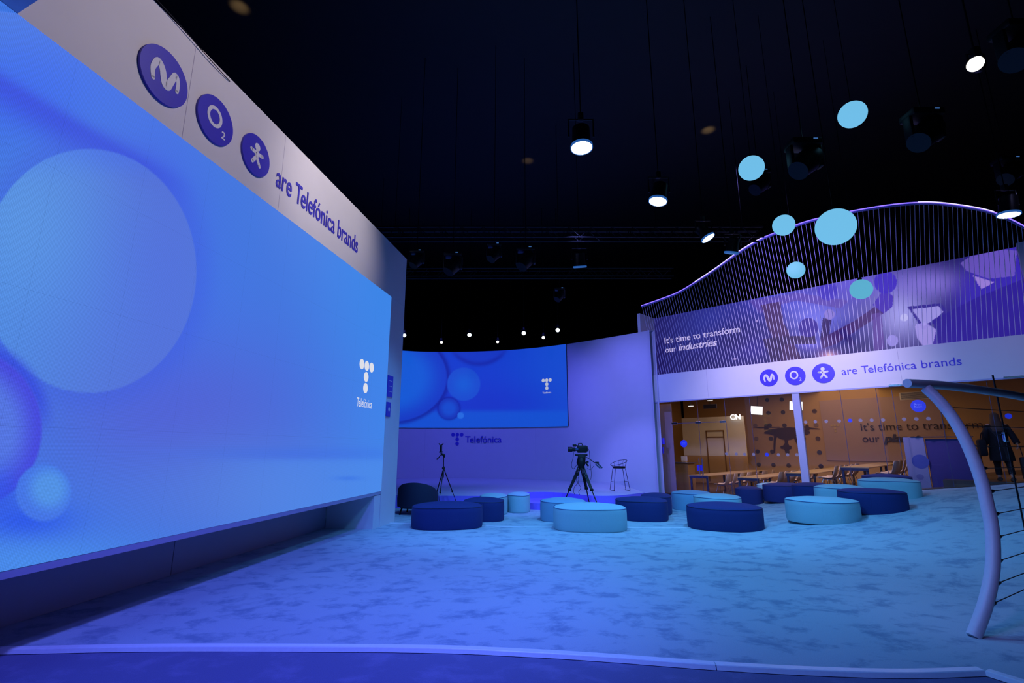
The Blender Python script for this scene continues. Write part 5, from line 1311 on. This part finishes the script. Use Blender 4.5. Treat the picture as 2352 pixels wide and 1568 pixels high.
# ------------------------------------------------------------------ stage lights
def drop(t, x, y, z0, ztop):   # hanging pole up to the ceiling
    MB().tube([(x, y, z0), (x, y, ztop)], .009, 6).build('drop_pole', M_blk, t)
def par(px, py, tt_, D, tgt, lens, rim, lb, grp='stage lamps hung from the ceiling'):
    c = att(px, py, tt_); t = thing('stage_lamp', lb, 'stage light', tuple(c), 0, grp)
    d = (Vector(tgt) - c).normalized(); q_ = d.to_track_quat('Z', 'Y').to_matrix().to_4x4(); R2 = D / 2
    MB().lathe([(R2 * .55, -D * 1.15), (R2 * .8, -D * 1.05), (R2 * .86, -D * .25), (R2, -D * .12), (R2, -.005), (R2 * .93, -.005)], 28, q_).build('housing', M_blk, t)
    MB().lathe([(R2 * 1.02, -.035), (R2 * 1.03, 0), (R2 * .97, .004), (R2 * .97, -.03)], 28, q_).build('rim', rim, t)
    le = MB().lathe([(R2 * .94, -.012), (R2 * .94, -.002)], 28, q_).build('lens', lens, t)
    b = MB()
    for rr in (.35, .65, .86):
        for k in range(int(rr * 22)):
            a = 2 * PI * k / int(rr * 22); b.lathe([(R2 * .055, -.002), (R2 * .03, .008)], 6, q_ @ Matrix.Translation((R2 * rr * math.cos(a), R2 * rr * math.sin(a), 0)))
    b.build('lens_bead', lens, t)['kind'] = 'stuff'
    s_ = -d * D * .6; w_ = Vector((1, 0, 0)) * R2 * 1.15
    MB().tube([s_ - w_, s_ - w_ + UP * D * .9, s_ + w_ + UP * D * .9, s_ + w_], .014, 6).build('yoke', M_blk, t)
    MB().bbox(s_ + UP * D * 1.05, (.08, .08, .12), .015).build('clamp', M_blkpl, t)
    drop(t, s_.x, s_.y, s_.z + D * 1.1, CZ - c.z)
    return t
def head(px, py, tt_, D, tgt, lb):        # large moving head, unlit
    c = att(px, py, tt_); t = thing('moving_head_lamp', lb, 'stage light', tuple(c), 0, 'unlit moving lamps hung from the ceiling')
    d = (Vector(tgt) - c).normalized(); q_ = d.to_track_quat('Z', 'Y').to_matrix().to_4x4(); R2 = D / 2
    MB().lathe([(R2 * .5, -D * .8), (R2 * .9, -D * .6), (R2 * 1.0, -.05), (R2 * .8, D * .45), (R2 * .82, D * .6), (R2 * .7, D * .6)], 24, q_).build('lamp_head', M_blkpl, t)
    MB().lathe([(R2 * .68, D * .55), (R2 * .68, D * .57)], 24, q_).build('lens', mat('dark_lens', (.02, .03, .10), .15), t)
    for sx in (-1, 1): MB().bbox((sx * R2 * 1.2, 0, D * .28), (D * .14, D * .4, D * .95), .02).build('yoke_arm', M_blkpl, t)
    MB().bbox((0, 0, D * .85), (D * 1.25, D * .8, D * .3), .03).build('base', M_blkpl, t)
    MB().box((D * .3, -D * .405, D * .9), (D * .18, .006, .02)).build('status_display', M_lampdim, t, smooth=False)
    drop(t, 0, 0, D * .95, CZ - c.z); return t
def tdep(px, py, z): r = ray(px, py); return (z - EYE) / r.z
Z0 = 5.9
par(1336, 340, tdep(1336, 340, Z0), .31, att(1336, 340, tdep(1336, 340, Z0)) + Vector((0, -.12, -1.5)), M_lamp, M_lampblue, 'bright round stage lamp hanging nearest the centre')
par(1511, 463, tdep(1511, 463, Z0), .31, att(1511, 463, tdep(1511, 463, Z0)) + Vector((-.3, -.05, -1.4)), M_lamp, M_lampblue, 'bright stage lamp to the right below the central one')
par(1627, 547, tdep(1627, 547, Z0), .28, att(1627, 547, tdep(1627, 547, Z0)) + Vector((.55, -.25, -1.2)), M_lamp, M_lampblue, 'bright small stage lamp tilted left above curtain end')
par(1680, 582, tdep(1680, 582, Z0), .30, att(1680, 582, tdep(1680, 582, Z0)) + Vector((-.2, .5, -1.5)), M_lampdim, M_lampblue, 'dim stage lamp aimed away beside the tilted one')
par(2317, 494, tdep(2317, 494, Z0), .33, att(2317, 494, tdep(2317, 494, Z0)) + Vector((-.15, .1, -1.5)), M_lamp, M_lampblue, 'bright stage lamp at right edge over the curtain')
par(1332, 614, tdep(1332, 614, 6.0), .32, att(1332, 614, tdep(1332, 614, 6.0)) + Vector((.1, .5, -1.5)), M_lampdim, M_lampblue, 'dim stage lamp seen edge on above the stage screen')
c = att(2240, 147, 5.6); par(2240, 147, 5.6, .165, c + Vector((-1.1, -.75, -.35)), M_lampwarm, M_blk, 'white profile spot lamp pointing left at top right')
for px, py, D, lb in ((1040, 612, .36, 'unlit moving lamp nearest the display wall corner'), (1207, 600, .36, 'unlit moving lamp above the middle of stage screen'), (1135, 585, .28, 'smaller unlit lamp between two moving lamps'), (957, 600, .28, 'unlit lamp right beside the display wall corner'),
                      (1285, 680, .26, 'small unlit lamp hanging lowest above stage screen right end')):
    head(px, py, tdep(px, py, 6.2), D, att(px, py, tdep(px, py, 6.2)) + Vector((-.6, -.4, -1)), lb)
for px, py, z, D, lb in ((1850, 375, 6.6, .42, 'large unlit moving lamp tilted left between two globes'), (2125, 310, 6.8, .42, 'large unlit moving lamp right of the highest globe'), (1745, 425, 8.4, .40, 'unlit lamp right behind the leftmost globe'), (2318, 400, 8.0, .40, 'unlit lamp at right edge above bright lamp'), (2345, 120, 6.9, .40, 'large unlit lamp behind the white spot at top right')):
    head(px, py, tdep(px, py, z), D, att(px, py, tdep(px, py, z)) + Vector((-.8, -.2, -.8)), lb)
for px, py, D, lens, lb in ((1078, 769, .17, M_lamp, 'bluish white spot lamp over the left of stage screen'), (1203, 765, .17, M_lamp, 'bluish white spot lamp over the middle of stage screen'), (1281, 758, .17, M_lamp, 'bluish white spot lamp over the right of stage screen'), (929, 770, .15, M_lamp, 'bluish white spot lamp at the display wall edge'),
                            (1014, 786, .11, M_lampwarm, 'small warm spot lamp, leftmost over the stage screen'), (1143, 785, .11, M_lampwarm, 'small warm spot lamp, middle one over the stage screen'), (1248, 775, .13, M_lampwarm, 'small warm spot lamp, rightmost over the stage screen')):
    tt_ = 20.0 / ray(px, py).y; par(px, py, tt_, D, (0, 8, 1), lens, M_blk, lb, 'spot lamps over the stage')
# lighting bars (trusses)
def truss(x0, x1, y, z, lb):
    t = thing('lighting_truss', lb, 'truss', ((x0 + x1) / 2, y, z)); og_ = t.location.copy(); s_ = .15
    for dy, dz in ((-s_, -s_), (s_, -s_), (-s_, s_), (s_, s_)): MB().tube([(x0, y + dy, z + dz), (x1, y + dy, z + dz)], .024, 6).build('chord', M_blk, t, org=og_)
    b = MB(); x = x0; k = 0
    while x < x1 - .3:
        for dy in (-s_, s_): b.tube([(x, y + dy, z - s_ if k % 2 else z + s_), (x + .3, y + dy, z + s_ if k % 2 else z - s_)], .010, 5)
        x += .3; k += 1
    b.build('lattice', M_blk, t, org=og_)['kind'] = 'stuff'
    for x in (x0 + .5, x1 - .5): MB().tube([(x, y, z + s_), (x, y, CZ)], .008, 5).build('hanging_wire', M_blk, t, org=og_)
truss(-3.8, 7, 13.0, 7.6, 'black lattice truss crossing over the middle of carpet')
truss(-5.5, 6, 17.6, 8.1, 'black lattice truss crossing in front of stage')
